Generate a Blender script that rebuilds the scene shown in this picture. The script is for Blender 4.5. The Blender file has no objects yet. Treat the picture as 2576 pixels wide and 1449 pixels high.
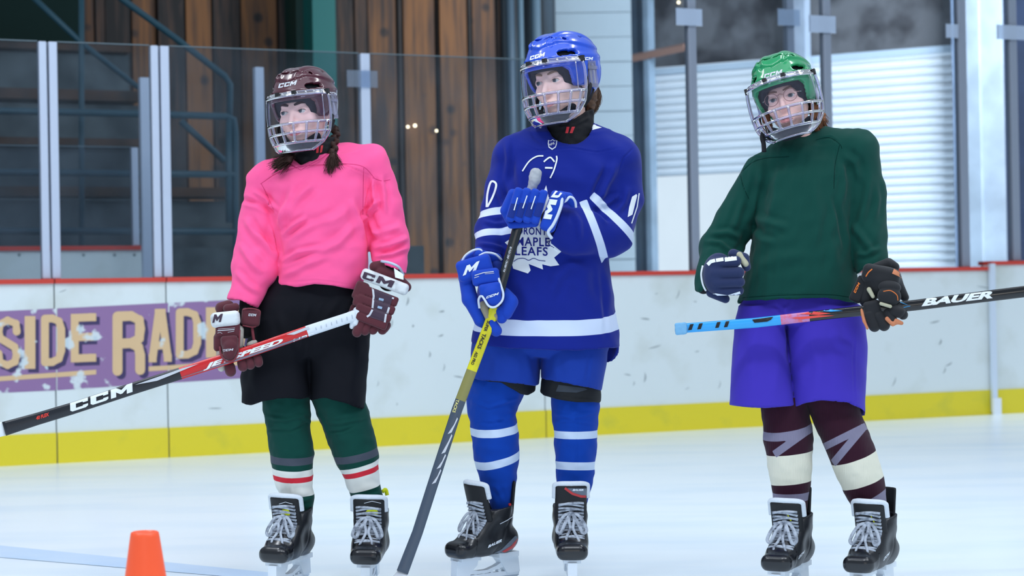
import bpy, bmesh, math, random
import numpy as np
from mathutils import Vector, Matrix
from mathutils.bvhtree import BVHTree

# ------------------------------------------------------------------ camera, light, exposure
SC = bpy.context.scene
C = SC.collection
F, PW, PH = 5000.0, 2576.0, 1449.0
CX, CY = PW/2, PH/2
CAM = np.array([0.0, 0.0, 0.94])
ROLL, PITCH = 0.018, 0.0031
_f = np.array([0, math.cos(PITCH), math.sin(PITCH)])
_u0 = np.array([0, -math.sin(PITCH), math.cos(PITCH)])
_x = np.array([1.0, 0, 0])
_r = math.cos(ROLL)*_x - math.sin(ROLL)*_u0
_u = math.sin(ROLL)*_x + math.cos(ROLL)*_u0

cd = bpy.data.cameras.new('camera')
cam = bpy.data.objects.new('camera', cd)
C.objects.link(cam)
cd.sensor_width = 36.0
cd.lens = 36.0*F/PW
cd.clip_end = 300
m = Matrix(((_r[0], _u[0], -_f[0], CAM[0]), (_r[1], _u[1], -_f[1], CAM[1]), (_r[2], _u[2], -_f[2], CAM[2]), (0, 0, 0, 1)))
cam.matrix_world = m
cd.dof.use_dof = True
cd.dof.focus_distance = 6.2
cd.dof.aperture_fstop = 4.2
SC.camera = cam

SC.view_settings.view_transform = 'Standard'
SC.view_settings.look = 'None'
SC.view_settings.gamma = 1.0
SC.view_settings.exposure = 0.0
SC.view_settings.use_curve_mapping = False
SC.cycles.use_denoising = True
SC.cycles.max_bounces = 6
SC.cycles.transparent_max_bounces = 24
SC.cycles.caustics_reflective = False
SC.cycles.caustics_refractive = False
SC.cycles.sample_clamp_indirect = 4.0

def lin(c):
    o = []
    for v in c[:3]:
        v = v/255.0
        o.append(v/12.92 if v <= 0.04045 else ((v+0.055)/1.055)**2.4)
    return (*o, 1.0)

world = bpy.data.worlds.new('world')
SC.world = world
world.use_nodes = True
wn = world.node_tree
wn.nodes['Background'].inputs[0].default_value = lin((213, 230, 248))
wn.nodes['Background'].inputs[1].default_value = 0.56

def area(name, loc, size, sizey, power, col, target):
    ld = bpy.data.lights.new(name, 'AREA')
    ld.shape = 'RECTANGLE'; ld.size = size; ld.size_y = sizey
    ld.energy = power; ld.color = lin(col)[:3]
    o = bpy.data.objects.new(name, ld)
    C.objects.link(o)
    o.location = loc
    d = Vector(target) - Vector(loc)
    o.rotation_euler = d.to_track_quat('-Z', 'Y').to_euler()
    o['kind'] = 'structure'
    return o
# rows of lamps under the rink roof
for i, (x, y) in enumerate([(-4.2, 2.6), (0.4, 2.2), (4.4, 2.8), (-3.2, 7.6), (3.2, 8.0)]):
    area('ceiling_lamp', (x, y, 6.2), 2.6, 0.35, 95, (240, 247, 255), (x*0.5, 7.0, 0.6))
area('overhead_soft_fill', (0, 4.0, 7.5), 12, 6, 300, (232, 242, 255), (0, 8.0, 0))  # broad unseen overhead light added for soft top-down shading
for x_, w_ in ((-3.4, .22), (1.6, .3), (6.5, .22)):
    area('visor_streak_light', (x_, -24, 4.6), w_, 4.4, 120, (255, 246, 232), (x_*.3, 6, 1.5))  # unseen strip lights added to put streaks on the face shields
area('door_wall_fill', (6.6, 16.2, 4.8), 4.0, 2.0, 1150, (236, 244, 255), (5.6, 21.0, 1.4))  # light added inside the rink to brighten the far door wall

# ------------------------------------------------------------------ pixel -> place helpers
def ray(px, py):
    return _f + _r*(px-CX)/F - _u*(py-CY)/F
def P(px, py, D):
    return CAM + ray(px, py)*D
def G(px, py, z=0.0):
    d = ray(px, py)
    return CAM + d*((z-CAM[2])/d[2])
def to_world(q, D):
    """figure space (x right, y down, w away, all in 1/F units at distance D) -> metres"""
    q = np.asarray(q, dtype=np.float64)
    dep = D + q[:, 2]*D/F
    return CAM + dep[:, None]*(_f + np.outer((q[:, 0]-CX)/F, _r) - np.outer((q[:, 1]-CY)/F, _u))

# ------------------------------------------------------------------ materials
def _bsdf(name):
    mt = bpy.data.materials.new(name)
    mt.use_nodes = True
    return mt, mt.node_tree, mt.node_tree.nodes['Principled BSDF']
def mk(name, col, rough=0.6, spec=0.4, metal=0.0, noise=None, bump=None, bands=(), coat=0.0, sheen=0.0, weave=None, emit=None):
    mt, nt, b = _bsdf(name)
    b.inputs['Base Color'].default_value = lin(col)
    b.inputs['Roughness'].default_value = rough
    b.inputs['Specular IOR Level'].default_value = spec
    b.inputs['Metallic'].default_value = metal
    b.inputs['Coat Weight'].default_value = coat
    b.inputs['Coat Roughness'].default_value = 0.06
    b.inputs['Sheen Weight'].default_value = sheen
    tc = nt.nodes.new('ShaderNodeTexCoord')
    src = None
    if noise:
        sc, col2, lo, hi = noise[:4]
        n = nt.nodes.new('ShaderNodeTexNoise'); n.inputs['Scale'].default_value = sc; n.inputs['Detail'].default_value = 5
        if len(noise) > 4:
            mp = nt.nodes.new('ShaderNodeMapping'); mp.inputs['Scale'].default_value = noise[4]
            nt.links.new(tc.outputs['Object'], mp.inputs[0]); nt.links.new(mp.outputs[0], n.inputs['Vector'])
        else:
            nt.links.new(tc.outputs['Object'], n.inputs['Vector'])
        mr = nt.nodes.new('ShaderNodeMapRange'); mr.inputs[1].default_value = lo; mr.inputs[2].default_value = hi
        nt.links.new(n.outputs['Fac'], mr.inputs[0])
        mx = nt.nodes.new('ShaderNodeMix'); mx.data_type = 'RGBA'
        mx.inputs[6].default_value = lin(col); mx.inputs[7].default_value = lin(col2)
        nt.links.new(mr.outputs[0], mx.inputs[0])
        src = mx.outputs[2]
    for attr, bc in bands:
        a = nt.nodes.new('ShaderNodeAttribute'); a.attribute_name = attr
        g = nt.nodes.new('ShaderNodeMapRange'); g.inputs[1].default_value = -0.35; g.inputs[2].default_value = 0.35
        nt.links.new(a.outputs['Fac'], g.inputs[0])
        mx = nt.nodes.new('ShaderNodeMix'); mx.data_type = 'RGBA'
        if src is None: mx.inputs[6].default_value = lin(col)
        else: nt.links.new(src, mx.inputs[6])
        mx.inputs[7].default_value = lin(bc)
        nt.links.new(g.outputs[0], mx.inputs[0])
        src = mx.outputs[2]
    if src is not None:
        nt.links.new(src, b.inputs['Base Color'])
    if bump:
        n = nt.nodes.new('ShaderNodeTexNoise'); n.inputs['Scale'].default_value = bump[0]; n.inputs['Detail'].default_value = 4
        nt.links.new(tc.outputs['Object'], n.inputs['Vector'])
        bp = nt.nodes.new('ShaderNodeBump'); bp.inputs['Strength'].default_value = bump[1]; bp.inputs['Distance'].default_value = bump[2]
        nt.links.new(n.outputs['Fac'], bp.inputs['Height'])
        nt.links.new(bp.outputs[0], b.inputs['Normal'])
    elif weave:
        w = nt.nodes.new('ShaderNodeTexWave'); w.inputs['Scale'].default_value = weave[0]; w.bands_direction = weave[3] if len(weave) > 3 else 'X'
        nt.links.new(tc.outputs['Object'], w.inputs['Vector'])
        bp = nt.nodes.new('ShaderNodeBump'); bp.inputs['Strength'].default_value = weave[1]; bp.inputs['Distance'].default_value = weave[2]
        nt.links.new(w.outputs['Fac'], bp.inputs['Height'])
        nt.links.new(bp.outputs[0], b.inputs['Normal'])
    if emit:
        b.inputs['Emission Color'].default_value = lin(emit[0]); b.inputs['Emission Strength'].default_value = emit[1]
    return mt
def clear(name, tint, see, gloss, milk, milkcol, rough=0.03, dirt=None):
    """clear plastic or glass sheet: see-through with fresnel reflection and a little haze of its own"""
    mt = bpy.data.materials.new(name); mt.use_nodes = True
    nt = mt.node_tree
    for n in list(nt.nodes): nt.nodes.remove(n)
    out = nt.nodes.new('ShaderNodeOutputMaterial')
    tr = nt.nodes.new('ShaderNodeBsdfTransparent'); tr.inputs[0].default_value = lin(tint)
    gl = nt.nodes.new('ShaderNodeBsdfGlossy'); gl.inputs['Roughness'].default_value = rough
    df = nt.nodes.new('ShaderNodeBsdfDiffuse'); df.inputs[0].default_value = lin(milkcol)
    lw = nt.nodes.new('ShaderNodeLayerWeight'); lw.inputs['Blend'].default_value = gloss
    m1 = nt.nodes.new('ShaderNodeMixShader'); m1.inputs[0].default_value = milk
    if dirt:
        tc = nt.nodes.new('ShaderNodeTexCoord')
        n = nt.nodes.new('ShaderNodeTexNoise'); n.inputs['Scale'].default_value = dirt[0]; n.inputs['Detail'].default_value = 6
        nt.links.new(tc.outputs['Object'], n.inputs['Vector'])
        mr = nt.nodes.new('ShaderNodeMapRange'); mr.inputs[1].default_value = 0.35; mr.inputs[2].default_value = 0.75
        mr.inputs[3].default_value = milk*0.5; mr.inputs[4].default_value = dirt[1]
        nt.links.new(n.outputs['Fac'], mr.inputs[0]); nt.links.new(mr.outputs[0], m1.inputs[0])
    nt.links.new(tr.outputs[0], m1.inputs[1]); nt.links.new(df.outputs[0], m1.inputs[2])
    m2 = nt.nodes.new('ShaderNodeMixShader')
    nt.links.new(lw.outputs['Fresnel'], m2.inputs[0])
    nt.links.new(m1.outputs[0], m2.inputs[1]); nt.links.new(gl.outputs[0], m2.inputs[2])
    nt.links.new(m2.outputs[0], out.inputs[0])
    return mt

# ------------------------------------------------------------------ objects
def add_obj(name, V, Fc, mat, parent=None, base=None, smooth=True, attrs=None, mats=None, mi=None):
    """link one mesh object; V in metres in the place, origin at base"""
    V = np.asarray(V, dtype=np.float64)
    if base is None: base = parent['_b'] if parent is not None and '_b' in parent else [0, 0, 0]
    base = [float(v) for v in base]
    me = bpy.data.meshes.new(name)
    if isinstance(Fc, np.ndarray): 
        n = len(Fc); k = Fc.shape[1]
        me.vertices.add(len(V)); me.vertices.foreach_set('co', (V-np.array(base)).astype(np.float32).ravel())
        me.loops.add(n*k); me.loops.foreach_set('vertex_index', Fc.astype(np.int32).ravel())
        me.polygons.add(n); me.polygons.foreach_set('loop_start', np.arange(0, n*k, k, dtype=np.int32))
        me.polygons.foreach_set('loop_total', np.full(n, k, dtype=np.int32))
        me.update(calc_edges=True); me.validate()
    else:
        me.from_pydata([tuple(v) for v in (V-np.array(base))], [], [tuple(int(i) for i in f) for f in Fc])
    me.polygons.foreach_set('use_smooth', [smooth]*len(me.polygons))
    for mm in (mats or [mat]): me.materials.append(mm)
    if mi is not None and len(mi) == len(me.polygons): me.polygons.foreach_set('material_index', mi)
    if attrs:
        for k, a in attrs.items():
            at = me.attributes.new(k, 'FLOAT', 'POINT')
            at.data.foreach_set('value', np.asarray(a, dtype=np.float32))
    o = bpy.data.objects.new(name, me)
    C.objects.link(o)
    if parent is not None:
        o.parent = parent
        o['_b'] = base
    else:
        o.location = base
        o['_b'] = base
    return o
def thing(name, base, label, cat, group=None):
    o = bpy.data.objects.new(name, None); C.objects.link(o)
    o.empty_display_size = 0.1
    o.location = base; o['_b'] = [float(v) for v in base]
    o['label'] = label; o['category'] = cat
    if group: o['group'] = group
    return o
def tag(o, label, cat, group=None):
    o['label'] = label; o['category'] = cat
    if group: o['group'] = group
    return o
def struct(o):
    o['kind'] = 'structure'; return o

def crom(pts, k=5):
    p = np.array(pts, float)
    if len(p) < 3: return p
    q = np.vstack([2*p[0]-p[1], p, 2*p[-1]-p[-2]]); out = []
    for i in range(1, len(q)-2):
        for t in np.arange(k)/k:
            out.append(.5*(2*q[i]+(q[i+1]-q[i-1])*t+(2*q[i-1]-5*q[i]+4*q[i+1]-q[i+2])*t*t+(3*q[i]-3*q[i+1]+q[i+2]-q[i-1])*t**3))
    out.append(p[-1]); return np.array(out)

# ------------------------------------------------------------------ mesh builder
class MB:
    def __init__(s): s.V = []; s.F = []; s.n = 0
    def add(s, V, Fc):
        V = [tuple(map(float, v)) for v in V]
        s.V += V; s.F += [tuple(int(i)+s.n for i in f) for f in Fc]; s.n += len(V)
        return s
    def box(s, c, h, R=None):
        c = np.array(c, float)
        co = np.array([(x, y, z) for x in (-1, 1) for y in (-1, 1) for z in (-1, 1)], float)*np.array(h)
        if R is not None: co = co@np.array(R).T
        return s.add(co+c, [(0, 1, 3, 2), (4, 6, 7, 5), (0, 4, 5, 1), (2, 3, 7, 6), (0, 2, 6, 4), (1, 5, 7, 3)])
    def rope(s, pts, r, n=8, flat=None, k=5):
        p = crom(pts, k); rr = r if np.isscalar(r) else list(np.interp(np.linspace(0, 1, len(p)), np.linspace(0, 1, len(r)), r))
        return s.tube(p, rr, n, flat)
    def tube(s, pts, r, n=8, flat=None, caps=True):
        """pts polyline, r radius or list; flat=(normal, ratio) gives a ribbon of section r x r*ratio with the thin side along normal"""
        pts = np.array(pts, float)
        rr = np.full(len(pts), float(r)) if np.isscalar(r) else np.array(r, float)
        T = np.gradient(pts, axis=0); T /= np.linalg.norm(T, axis=1)[:, None]+1e-12
        a = np.array([0.31, 0.2, 0.93]) if flat is None else np.array(flat[0], float)
        V = []
        prev = a
        for i in range(len(pts)):
            t = T[i]
            ref = prev if flat is None else a
            nn = ref - t*np.dot(ref, t)
            if np.linalg.norm(nn) < 1e-6: nn = np.cross(t, [0.3, 0.9, 0.1])
            nn /= np.linalg.norm(nn); prev = nn
            bb = np.cross(t, nn)
            for k in range(n):
                th = 2*math.pi*k/n
                V.append(pts[i] + rr[i]*(math.cos(th)*bb + math.sin(th)*nn*(flat[1] if flat else 1)))
        Fc = []
        for i in range(len(pts)-1):
            for k in range(n):
                k2 = (k+1) % n
                Fc.append((i*n+k, i*n+k2, (i+1)*n+k2, (i+1)*n+k))
        if caps:
            Fc.append(tuple(range(n))[::-1]); Fc.append(tuple((len(pts)-1)*n+k for k in range(n)))
        return s.add(V, Fc)
    def sphere(s, c, r, nu=14, nv=9, R=None):
        V = []; Fc = []
        r = np.array([r]*3 if np.isscalar(r) else r, float)
        for j in range(nv+1):
            ph = math.pi*j/nv
            for i in range(nu):
                th = 2*math.pi*i/nu
                V.append((math.sin(ph)*math.cos(th), math.sin(ph)*math.sin(th), math.cos(ph)))
        V = np.array(V)*r
        if R is not None: V = V@np.array(R).T
        for j in range(nv):
            for i in range(nu):
                i2 = (i+1) % nu
                Fc.append((j*nu+i, (j+1)*nu+i, (j+1)*nu+i2, j*nu+i2))
        return s.add(V+np.array(c, float), Fc)
    def sheet(s, grid):
        """grid (n,m,3) of points"""
        g = np.array(grid, float); n, m_ = g.shape[:2]
        Fc = [(i*m_+j, i*m_+j+1, (i+1)*m_+j+1, (i+1)*m_+j) for i in range(n-1) for j in range(m_-1)]
        return s.add(g.reshape(-1, 3), Fc)
    def prism(s, poly, d, ext):
        """poly: list of 3D points (closed outline), extruded by vector ext"""
        poly = np.array(poly, float); n = len(poly); e = np.array(ext, float)
        V = list(poly)+list(poly+e)
        Fc = [tuple(range(n))[::-1], tuple(range(n, 2*n))] + [(i, (i+1) % n, n+(i+1) % n, n+i) for i in range(n)]
        return s.add(V, Fc)
    def tf(s, fn):
        s.V = [tuple(v) for v in fn(np.array(s.V))]; return s
    def obj(s, name, mat, parent=None, D=None, **k):
        V = np.array(s.V)
        if D is not None: V = to_world(V, D)
        return add_obj(name, V, s.F, mat, parent, **k)

# ------------------------------------------------------------------ implicit shapes (all in figure space)
def cap(a, b, ra, rb=None, sw=1.0):
    a = np.array(a, np.float32); b = np.array(b, np.float32); rb = ra if rb is None else rb
    S = np.array([1, 1, 1/sw], np.float32)
    d = (b-a)*S; L = max(float(d@d), 1e-6)
    def f(q):
        p = (q-a)*S
        t = np.clip(p@d/L, 0, 1)
        return np.linalg.norm(p-t[:, None]*d, axis=1) - (ra+(rb-ra)*t)
    return f
def chain(pts, k=4, sw=1.0):
    fs = [cap(p[:3], q[:3], p[3], q[3], sw) for p, q in zip(pts[:-1], pts[1:])]
    return U(*fs, k=k)
def rotm(z=0, y=0, x=0):
    z, y, x = [math.radians(t) for t in (z, y, x)]
    Rz = np.array([[math.cos(z), -math.sin(z), 0], [math.sin(z), math.cos(z), 0], [0, 0, 1]])
    Ry = np.array([[math.cos(y), 0, math.sin(y)], [0, 1, 0], [-math.sin(y), 0, math.cos(y)]])
    Rx = np.array([[1, 0, 0], [0, math.cos(x), -math.sin(x)], [0, math.sin(x), math.cos(x)]])
    return Rz@Rx@Ry
def ell(c, r, R=None, n=2.0):
    c = np.array(c, np.float32); r = np.array(r, np.float32)
    def f(q):
        p = q-c
        if R is not None: p = p@R.astype(np.float32)
        if n == 2.0: l = np.linalg.norm(p/r, axis=1)
        else: l = (np.abs(p/r)**n).sum(axis=1)**(1/n)
        g = np.linalg.norm(p/(r*r), axis=1)/np.maximum(np.linalg.norm(p/r, axis=1), 1e-6)
        return (l-1)/np.maximum(g, 1e-4)
    return f
def box(c, h, r=4, R=None):
    c = np.array(c, np.float32); h = np.array(h, np.float32)
    def f(q):
        p = q-c
        if R is not None: p = p@R.astype(np.float32)
        d = np.abs(p)-(h-r)
        return np.linalg.norm(np.maximum(d, 0), axis=1)+np.minimum(d.max(axis=1), 0)-r
    return f
def smin(a, b, k):
    if k <= 0: return np.minimum(a, b)
    h = np.clip(0.5+0.5*(b-a)/k, 0, 1)
    return b+(a-b)*h-k*h*(1-h)
def U(*fs, k=0):
    def f(q):
        v = fs[0](q)
        for g in fs[1:]: v = smin(v, g(q), k)
        return v
    return f
def Sub(a, *gs, k=0):
    def f(q):
        v = a(q)
        for g in gs: v = -smin(-v, g(q), k)
        return v
    return f
def Int(a, b, k=0):
    return lambda q: -smin(-a(q), -b(q), k)
def off(a, d): return lambda q: a(q)-d
def half(fn): return fn
def T(f, R, c, s=1.0):
    R = np.array(R, np.float32); c = np.array(c, np.float32)
    return lambda q: f(((q-c)@R)/s)*s
def loft(rows, n=2.2, smooth=7, top=None, bot=None):
    """rows: (y, xleft, xright, wcentre, halfdepth); top/bot: constants or [(x,y),...] tables for the two ends"""
    rows = sorted(rows); A = np.array(rows, float)
    ys = np.arange(A[0, 0]-30, A[-1, 0]+30, 1.0)
    cols = [np.interp(ys, A[:, 0], A[:, i]) for i in range(1, 5)]
    ker = np.hanning(2*smooth+3)[1:-1]; ker /= ker.sum()
    cols = [np.convolve(np.pad(c, smooth, mode='edge'), ker, mode='valid') for c in cols]
    top = A[0, 0] if top is None else top; bot = A[-1, 0] if bot is None else bot
    def end(e, x, w):
        if np.isscalar(e): return e
        e = np.array(e, float)
        return np.interp(x, e[:, 0], e[:, 1])
    def f(q, raw=False):
        x, y, w = q[:, 0], q[:, 1], q[:, 2]
        l, r, wc, hd = [np.interp(y, ys, c) for c in cols]
        a = (r-l)/2; cx = (l+r)/2
        u = np.abs((x-cx)/a); v = np.abs((w-wc)/hd)
        g = (u**n+v**n)**(1/n)
        s = np.where(g > 1e-3, np.sqrt(((x-cx))**2+(w-wc)**2)/np.maximum(g, 1e-3), np.minimum(a, hd))
        d = (g-1)*s
        if raw: return d
        return np.maximum(np.maximum(d, end(top, x, w)-y), y-end(bot, x, w))
    return f

def sdfmesh(fn, lo, hi, h, lip=2.2):
    lo = np.array(lo, float); hi = np.array(hi, float)
    nc = np.ceil((hi-lo)/(4*h)).astype(int)+1
    ax = [lo[i]+np.arange(nc[i])*4*h+1.5*h for i in range(3)]
    g = np.stack(np.meshgrid(*ax, indexing='ij'), -1).reshape(-1, 3).astype(np.float32)
    cv = fn(g).reshape(nc)
    V = np.repeat(np.repeat(np.repeat(cv, 4, 0), 4, 1), 4, 2).astype(np.float32)
    mask = np.repeat(np.repeat(np.repeat(np.abs(cv) < 4*h*lip, 4, 0), 4, 1), 4, 2)
    ii = np.argwhere(mask)
    pts = (ii*h+lo).astype(np.float32)
    vals = np.concatenate([fn(pts[i:i+400000]) for i in range(0, len(pts), 400000)]) if len(pts) else np.zeros(0)
    V[mask] = vals
    ins = V < 0
    n = V.shape
    cell = np.zeros((n[0]-1, n[1]-1, n[2]-1), np.int8)
    for dx in (0, 1):
        for dy in (0, 1):
            for dz in (0, 1):
                cell += ins[dx:n[0]-1+dx, dy:n[1]-1+dy, dz:n[2]-1+dz]
    act = np.argwhere((cell > 0) & (cell < 8))
    idx = -np.ones(cell.shape, np.int64); idx[tuple(act.T)] = np.arange(len(act))
    acc = np.zeros((len(act), 3)); cnt = np.zeros(len(act))
    for axis in range(3):
        o = [a for a in range(3) if a != axis]
        for e0 in (0, 1):
            for e1 in (0, 1):
                d = [0, 0, 0]; d[o[0]] = e0; d[o[1]] = e1
                p0 = act+np.array(d); p1 = p0.copy(); p1[:, axis] += 1
                a = V[tuple(p0.T)]; b = V[tuple(p1.T)]
                cr = (a < 0) != (b < 0)
                t = np.where(cr, a/np.where(cr, a-b, 1), 0)
                pos = np.array(d, float)[None, :].repeat(len(act), 0); pos[:, axis] = t
                acc[cr] += pos[cr]; cnt[cr] += 1
    verts = (act+acc/cnt[:, None])*h+lo
    quads = []
    for axis in range(3):
        b_, c_ = (axis+1) % 3, (axis+2) % 3
        s0 = [slice(None)]*3; s1 = [slice(None)]*3
        s0[axis] = slice(0, n[axis]-1); s1[axis] = slice(1, n[axis])
        i0 = ins[tuple(s0)]; i1 = ins[tuple(s1)]
        e = np.argwhere(i0 != i1)
        e = e[(e[:, b_] > 0) & (e[:, c_] > 0) & (e[:, b_] < n[b_]-1) & (e[:, c_] < n[c_]-1)]
        if not len(e): continue
        fl = i0[tuple(e.T)]
        def cc(db, dc):
            t = e.copy(); t[:, b_] += db; t[:, c_] += dc; return idx[tuple(t.T)]
        q = np.stack([cc(-1, -1), cc(0, -1), cc(0, 0), cc(-1, 0)], 1)
        q[~fl] = q[~fl][:, ::-1]
        quads.append(q)
    quads = np.concatenate(quads)
    quads = quads[(quads >= 0).all(1)]
    return verts, quads

def vnormals(V, Q):
    n = np.cross(V[Q[:, 2]]-V[Q[:, 0]], V[Q[:, 3]]-V[Q[:, 1]])
    N = np.zeros_like(V)
    for i in range(4): np.add.at(N, Q[:, i], n)
    return N/(np.linalg.norm(N, axis=1)[:, None]+1e-9)
def seg_d(p, pts):
    """signed distance (by side) from p (N,2) to the polyline, and an end fade"""
    best = np.full(len(p), 1e9); sg = np.zeros(len(p)); fade = np.zeros(len(p))
    pts = np.array(pts, float); Ls = np.linalg.norm(np.diff(pts, axis=0), axis=1); tot = Ls.sum(); acc = 0
    for a, b, L in zip(pts[:-1], pts[1:], Ls):
        d = b-a; t = np.clip(((p-a)@d)/(L*L), 0, 1)
        c = a+t[:, None]*d; e = p-c; dist = np.linalg.norm(e, axis=1)
        s = np.sign(d[0]*e[:, 1]-d[1]*e[:, 0])
        m_ = dist < best
        best[m_] = dist[m_]; sg[m_] = s[m_]; u = (acc+t*L)/tot
        fade[m_] = np.clip(np.minimum(u, 1-u)[m_]*4, 0, 1)
        acc += L
    return best*sg, fade
def fold(V, Q, folds, noise=0, seed=1, freq=0.03):
    N = vnormals(V, Q)
    disp = np.zeros(len(V))
    front = np.clip(-N[:, 2]*2+0.5, 0, 1)
    for pts, w, amp in folds:
        x0, y0 = np.min(pts, axis=0)-4*w; x1, y1 = np.max(pts, axis=0)+4*w
        sel = (V[:, 0] > x0) & (V[:, 0] < x1) & (V[:, 1] > y0) & (V[:, 1] < y1) & (front > 0)
        if not sel.any(): continue
        d, fd = seg_d(V[sel][:, :2], pts)
        pr = np.exp(-(d/w)**2)-0.55*np.exp(-((np.abs(d)-1.9*w)/w)**2)
        disp[sel] += amp*pr*fd*front[sel]
    if noise:
        rs = np.random.RandomState(seed)
        for k in range(10):
            d = rs.randn(3)*freq*(1+0.35*k); ph = rs.rand()*6.28
            disp += noise*np.sin(V@d+ph+1.5*np.sin(V@(rs.randn(3)*freq)+k))/(1+0.3*k)
    return V+N*disp[:, None]
def rings(V, specs):
    """value > 0 inside a band; spec = (centre, axis, halfwidth, reach)"""
    out = np.full(len(V), -20.0)
    for c, ax, hw, R in specs:
        a = np.array(ax, float); a /= np.linalg.norm(a); e = V-np.array(c, float)
        out = np.maximum(out, np.minimum(hw-np.abs(e@a), R-np.linalg.norm(e, axis=1)))
    return out
class Skin:
    """a meshed implicit part kept in figure space so prints can be laid on it"""
    def __init__(s, name, fn, lo, hi, h, mat, parent, D, folds=(), noise=0, bands=None, attr=None, freq=0.03, seed=1, post=None):
        V, Q = sdfmesh(fn, lo, hi, h)
        if folds or noise: V = fold(V, Q, folds, noise, seed, freq)
        if post is not None: V = post(V)
        s.V, s.Q, s.D = V, Q, D
        at = {k: rings(V, sp) for k, sp in (bands or {}).items()}
        if attr: at.update({k: fnn(V) for k, fnn in attr.items()})
        s.o = add_obj(name, to_world(V, D), Q, mat, parent, attrs=at)
        s._b = None
    def bvh(s):
        if s._b is None: s._b = BVHTree.FromPolygons([Vector(v) for v in s.V], [tuple(int(i) for i in q) for q in s.Q])
        return s._b
def merged_bvh(*sk):
    V = []; Fc = []; n = 0
    for k in sk:
        V += [Vector(v) for v in k.V]; Fc += [tuple(int(i)+n for i in q) for q in k.Q]; n += len(k.V)
    return BVHTree.FromPolygons(V, Fc)

def flatpoly(polys, maxe):
    """2D outlines -> triangulated, refined (verts, tris)"""
    bm = bmesh.new()
    for pl in polys:
        vs = [bm.verts.new((x, y, 0)) for x, y in pl]
        try: bm.faces.new(vs)
        except ValueError: pass
    bmesh.ops.triangulate(bm, faces=bm.faces[:])
    return _refine(bm, maxe)
def _refine(bm, maxe):
    for _ in range(6):
        es = [e for e in bm.edges if e.calc_length() > maxe]
        if not es or len(bm.verts) > 20000: break
        bmesh.ops.subdivide_edges(bm, edges=es, cuts=1)
        bmesh.ops.triangulate(bm, faces=bm.faces[:])
    bm.verts.index_update()
    V = np.array([v.co[:] for v in bm.verts]); Fc = [tuple(v.index for v in f.verts) for f in bm.faces]
    bm.free()
    return V, Fc
_tc = {}
def text_mesh(s, bold=0.0, space=1.0):
    """built-in sans letters as (verts, tris), cap height 1, starting at x=0"""
    key = (s, bold, space)
    if key in _tc: return _tc[key]
    cu = bpy.data.curves.new('lettering', 'FONT'); cu.body = s; cu.offset = bold; cu.space_character = space; cu.resolution_u = 3; cu.fill_mode = 'FRONT'
    o = bpy.data.objects.new('lettering', cu); C.objects.link(o)
    dg = bpy.context.evaluated_depsgraph_get(); dg.update()
    me = o.evaluated_get(dg).to_mesh()
    V = np.array([v.co[:] for v in me.vertices]); Fc = [tuple(p.vertices) for p in me.polygons]
    o.evaluated_get(dg).to_mesh_clear()
    C.objects.unlink(o); bpy.data.objects.remove(o); bpy.data.curves.remove(cu)
    V[:, 0] -= V[:, 0].min(); h = V[:, 1].max(); lo_ = V[:, 1].min(); V[:, 1] -= lo_; V /= (h-lo_)
    _tc[key] = (V, Fc)
    return V, Fc
GC = [(0, .16), (.14, 0), (.98, 0), (1.12, .14), (1.12, .36), (.80, .36), (.80, .27), (.36, .27), (.36, .73), (.80, .73), (.80, .62), (1.12, .62), (1.12, 1), (0, 1)]
GM = [(0, 0), (.33, 0), (.33, .52), (.60, .18), (.72, .18), (1.0, .52), (1.0, 0), (1.36, 0), (1.36, 1), (1.02, 1), (.67, .6), (.33, 1), (0, 1)]
def glyphs(s, shear=0.28, gap=0.16):
    """block italic letters C and M"""
    out = []; x = 0
    for ch in s:
        g = GC if ch == 'C' else GM
        out.append([(x+a+shear*b, b) for a, b in g]); x += (1.12 if ch == 'C' else 1.36)+gap
    return out
def uvt(V, o, ex, ey):
    """unit text coordinates -> picture plane: origin o, ex per unit x, ey per unit y (both (x,y) in figure units)"""
    V = np.asarray(V, float)
    return np.stack([o[0]+V[:, 0]*ex[0]+V[:, 1]*ey[0], o[1]+V[:, 0]*ex[1]+V[:, 1]*ey[1]], 1)
def decal(name, VF, bvh, D, mat, parent, lift=0.9, wdef=None):
    """lay a flat print (figure x,y) on the surface it is printed on"""
    V2, Fc = VF
    out = np.zeros((len(V2), 3)); ok = np.zeros(len(V2), bool); ws = []
    for i, (x, y) in enumerate(V2[:, :2]):
        h = bvh.ray_cast(Vector((x, y, -900)), Vector((0, 0, 1)))
        if h[0] is not None:
            nrm = h[1] if h[1].z < 0 else -h[1]
            out[i] = (h[0].x, h[0].y, h[0].z-lift); ok[i] = True
    keep = [f for f in Fc if all(ok[j] for j in f) and max(out[j, 2] for j in f)-min(out[j, 2] for j in f) < 14]
    if not keep: return None
    # prints face the viewer's side of the surface
    Fk = []
    for f in keep:
        a, b, c = out[list(f[:3])]
        n = np.cross(b-a, c-a)
        Fk.append(f if n[2] < 0 else f[::-1])
    used = sorted({j for f in Fk for j in f}); mp = {j: i for i, j in enumerate(used)}
    return add_obj(name, to_world(out[used], D), [tuple(mp[j] for j in f) for f in Fk], mat, parent)
def dpoly(polys, maxe=5): return flatpoly(polys, maxe)
def dlogo(s, o, ex, ey, maxe=5, shear=0.28):
    return flatpoly([uvt(g, o, ex, ey) for g in glyphs(s, shear)], maxe)
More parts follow.
